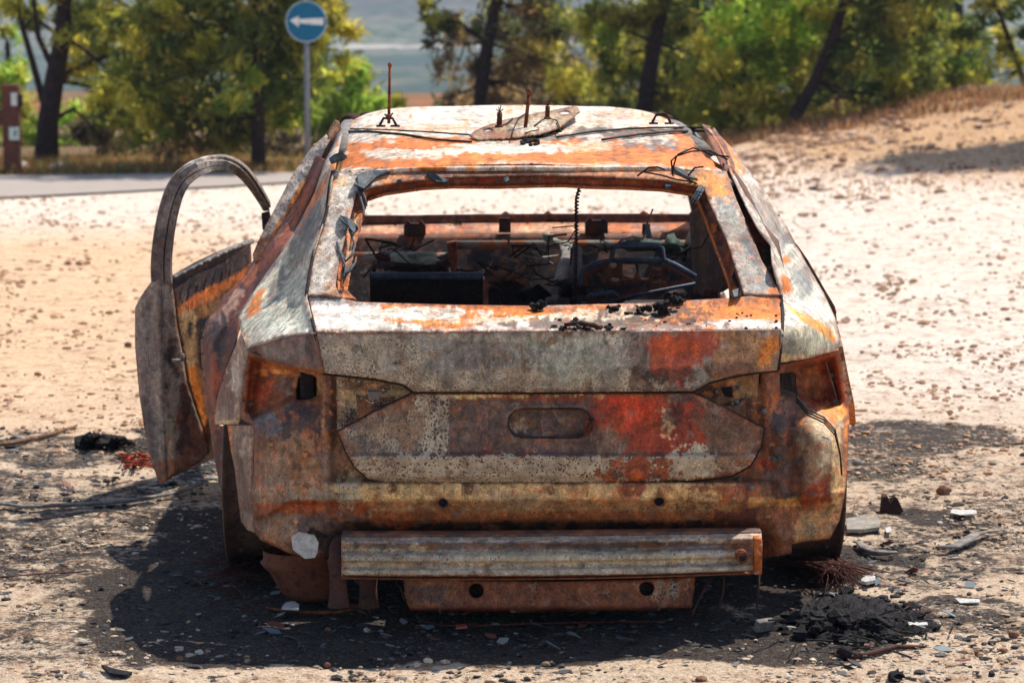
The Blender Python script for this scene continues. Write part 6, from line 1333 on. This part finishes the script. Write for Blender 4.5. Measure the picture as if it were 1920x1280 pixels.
m = MB(); q = lie(1660, 963, 0); m.prism([P(x, y, q[1]) for x, y in [(1653, 964), (1656, 932), (1664, 930), (1670, 945), (1678, 931), (1684, 936), (1694, 958), (1686, 962), (1664, 960)]], (0, .05, 0)); tag(m.build("charred_block", M_DARKRUST, smooth=False), "upright black charred chunk standing on the dirt right of the wheel", "char chunk")
gstrip("burnt_twig", [(1565, 1228), (1600, 1232), (1640, 1222), (1680, 1212), (1735, 1212)], [.004, .007, .008, .008, .004], mottled("burnt_twig_bark", (70, 42, 34), (40, 30, 30), (100, 60, 44), 30), "crooked brown twig below the char heap", "stick", flat=1, lift=.012)
gstrip("charred_strip", [(1625, 1158), (1650, 1160), (1672, 1174)], [.012, .014, .008], M_CHAR, "bent black strip on top of the char heap", "strip", lift=.05)
m = MB(); m.lump(lie(1684, 1264, .01), (.022, .02, .014), 3, .7); m.lump(lie(1676, 1266, .008), (.012, .012, .008), 4, .7); tag(m.build("char_lump", M_CHAR, smooth=False), "single black char lump alone at the lower right", "char lump")
m = MB(); m.tube([lie(1580, 1222, .0), lie(1586, 1222, .028)], .018, 10); tag(m.build("melted_bung", M_SOOT), "small black melted bung below the char heap", "bung")
gplate("paper_scrap", [(1784, 956), (1830, 957), (1832, 964), (1800, 966), (1782, 962)], .003, M_ALU, "white flat scrap on the dirt right of the charred chunk", "scrap")
gplate("paper_scrap", [(1790, 1122), (1836, 1124), (1838, 1130), (1800, 1131)], .003, M_ALU, "pale flat scrap on the burnt ground right of the char heap", "scrap")
gplate("paper_scrap", [(1660, 990), (1670, 988), (1672, 998), (1662, 999)], .003, M_ALU, "tiny white scrap beside the flat rounded board", "scrap")
gplate("melted_flake", [(1702, 1168), (1738, 1168), (1740, 1173), (1706, 1175)], .004, M_ALU, "white melted flake at the right end of the char heap", "scrap")
gplate("melted_flake", [(1620, 1085), (1640, 1080), (1642, 1092), (1625, 1096), (1614, 1094)], .01, M_ALU, "whitish crumpled flake under the rusty steel cord", "scrap")
gplate("charred_shard", [(190, 1250), (215, 1258), (248, 1264), (238, 1270), (205, 1266)], .008, M_CHAR, "thin black shard on the dirt in the lower left foreground", "shard")
gstrip("bumper_fragment", [(500, 1139), (530, 1144), (580, 1148), (630, 1148), (666, 1141), (686, 1150)], [.007, .010, .012, .012, .009, .004], M_RUST, "thin rusty strip with holes lying in the shade below the exhaust", "strip", lift=.015)
gplate("alloy_flake", [(528, 1142), (536, 1132), (552, 1130), (561, 1136), (560, 1144)], .006, M_ALU, "pale alloy flake resting behind the thin rusty strip", "scrap", lift=.03)
gplate("cigarette_pack", [(855, 1174), (874, 1173), (876, 1177), (857, 1179)], .006, plain("pack_red", (190, 90, 70)), "tiny red and white scrap in the shade below the lower bar", "scrap")
gstrip("thin_wire", [(780, 1150), (795, 1164), (830, 1172), (900, 1172), (1000, 1168), (1100, 1166), (1250, 1164)], .0028, M_REDWIRE, "thin rusty wire trailing along the ground below the lower bar", "wire", flat=1, lift=.01)
for pts, l in [([(1333, 1082, 7.1), (1312, 1120, 7.05), (1298, 1152, 7.0)], "slanting burnt wire hanging right of the lower bar"), ([(1357, 1078, 7.1), (1356, 1110, 7.08), (1346, 1148, 7.05)], "short burnt wire hanging under the beam beside the slanting wire"), ([(1425, 1060, 7.1), (1422, 1100, 7.08), (1419, 1138, 7.06)], "thick burnt wire hanging from the right end of the bumper beam"), ([(741, 1085, 7.15), (752, 1105, 7.1), (758, 1125, 7.1)], "frayed strand hanging left of the lower bar")]:
    m = MB(); m.tube([P(*q) for q in pts], .0035, 5); tag(m.build("hanging_wire", M_DARKRUST), l, "wire")
# char that fell on the tailgate sill
def on_sill(px, py): return P(px, py, float(depth(px, I(py, [552, 573, 608, 618, 624], [.27, .235, .045, .012, 0]) + curv(px))))
for i, (x, y, r, l) in enumerate([(1007, 583, .018, "round black char lump on the tailgate sill near its middle"), (1238, 590, .020, "tallest pointed char lump on the tailgate sill"), (1268, 570, .017, "char lump perched on the window edge at the right of the sill"), (1200, 588, .014, "low crumbly char lump left of the tallest lump on the sill"), (1150, 582, .012, "flat crust of char on the middle right of the sill")]):
    m = MB(); c = on_sill(x, y)
    for k in range(7): m.lump(c + np.array([rr.normal() * r * .6, rr.normal() * r * .4, r * .3 + abs(rr.normal()) * r * (.7 if i != 4 else .1)]), np.array([1, 1, .9]) * r * rr.uniform(.35, .7), k + i * 9, .8, 2)
    tag(m.build("char_lump", M_CHAR, smooth=False), l, "char lump", "char lumps on the tailgate sill")
m = MB()
for k in range(110):
    x = 1030 + 250 * rr.random(); y = (580 if rr.random() < .5 else 610) + rr.normal() * 7
    if rr.random() > math.exp(-((x - (1230 if y < 596 else 1090)) / 70) ** 2): continue
    m.lump(on_sill(x, min(max(y, 575), 618)) + np.array([0, 0, .002]), np.array([.006, .006, .004]) * rr.uniform(.5, 1.6), k, .8, 1)
for k in range(26): x, y = 1300 + rr.normal() * 120, 600 + rr.normal() * 10; m.lump(on_sill(min(x, 1455), min(max(y, 572), 616)) + np.array([0, 0, .001]), np.array([.005, .005, .004]) * rr.uniform(.5, 1.4), k, .7, 1)
tag(m.build("char_crumbs", M_CHAR, smooth=False), kind='stuff')
m = MB(); m.tube([on_sill(1058, 614) + np.array([0, -.004, .008]), on_sill(1090, 612) + np.array([0, -.004, .010]), on_sill(1116, 617) + np.array([0, -.012, .010])], [.006, .008, .007], 6); m.tube([on_sill(1080, 614) + np.array([0, 0, .008]), on_sill(1088, 618) + np.array([0, -.02, .008])], .005, 6); m.tube([on_sill(1112, 616) + np.array([0, 0, .012]), on_sill(1126, 619) + np.array([0, -.022, .008])], .006, 6)
tag(m.build("charred_twig", M_DARKRUST), "charred brown twig lying on the edge of the tailgate sill", "stick")

# ------------------------------------------------------------------ air
def haze():
    m = bpy.data.materials.new("haze_air"); m.use_nodes = True
    t = m.node_tree; t.nodes.remove(t.nodes["Principled BSDF"])
    v = N(t, "ShaderNodeVolumePrincipled"); v.inputs['Color'].default_value = (.62, .76, 1, 1); v.inputs['Density'].default_value = HAZE
    v.inputs['Anisotropy'].default_value = 0.0
    t.links.new(v.outputs[0], t.nodes["Material Output"].inputs['Volume'])
    b = MB(); b.box((0, 1290, 105), (3400, 2640, 290), bev=0)
    tag(b.build("haze", m, smooth=False, origin=(0, 0, 0)), kind='stuff')
HAZE = .00038
haze()
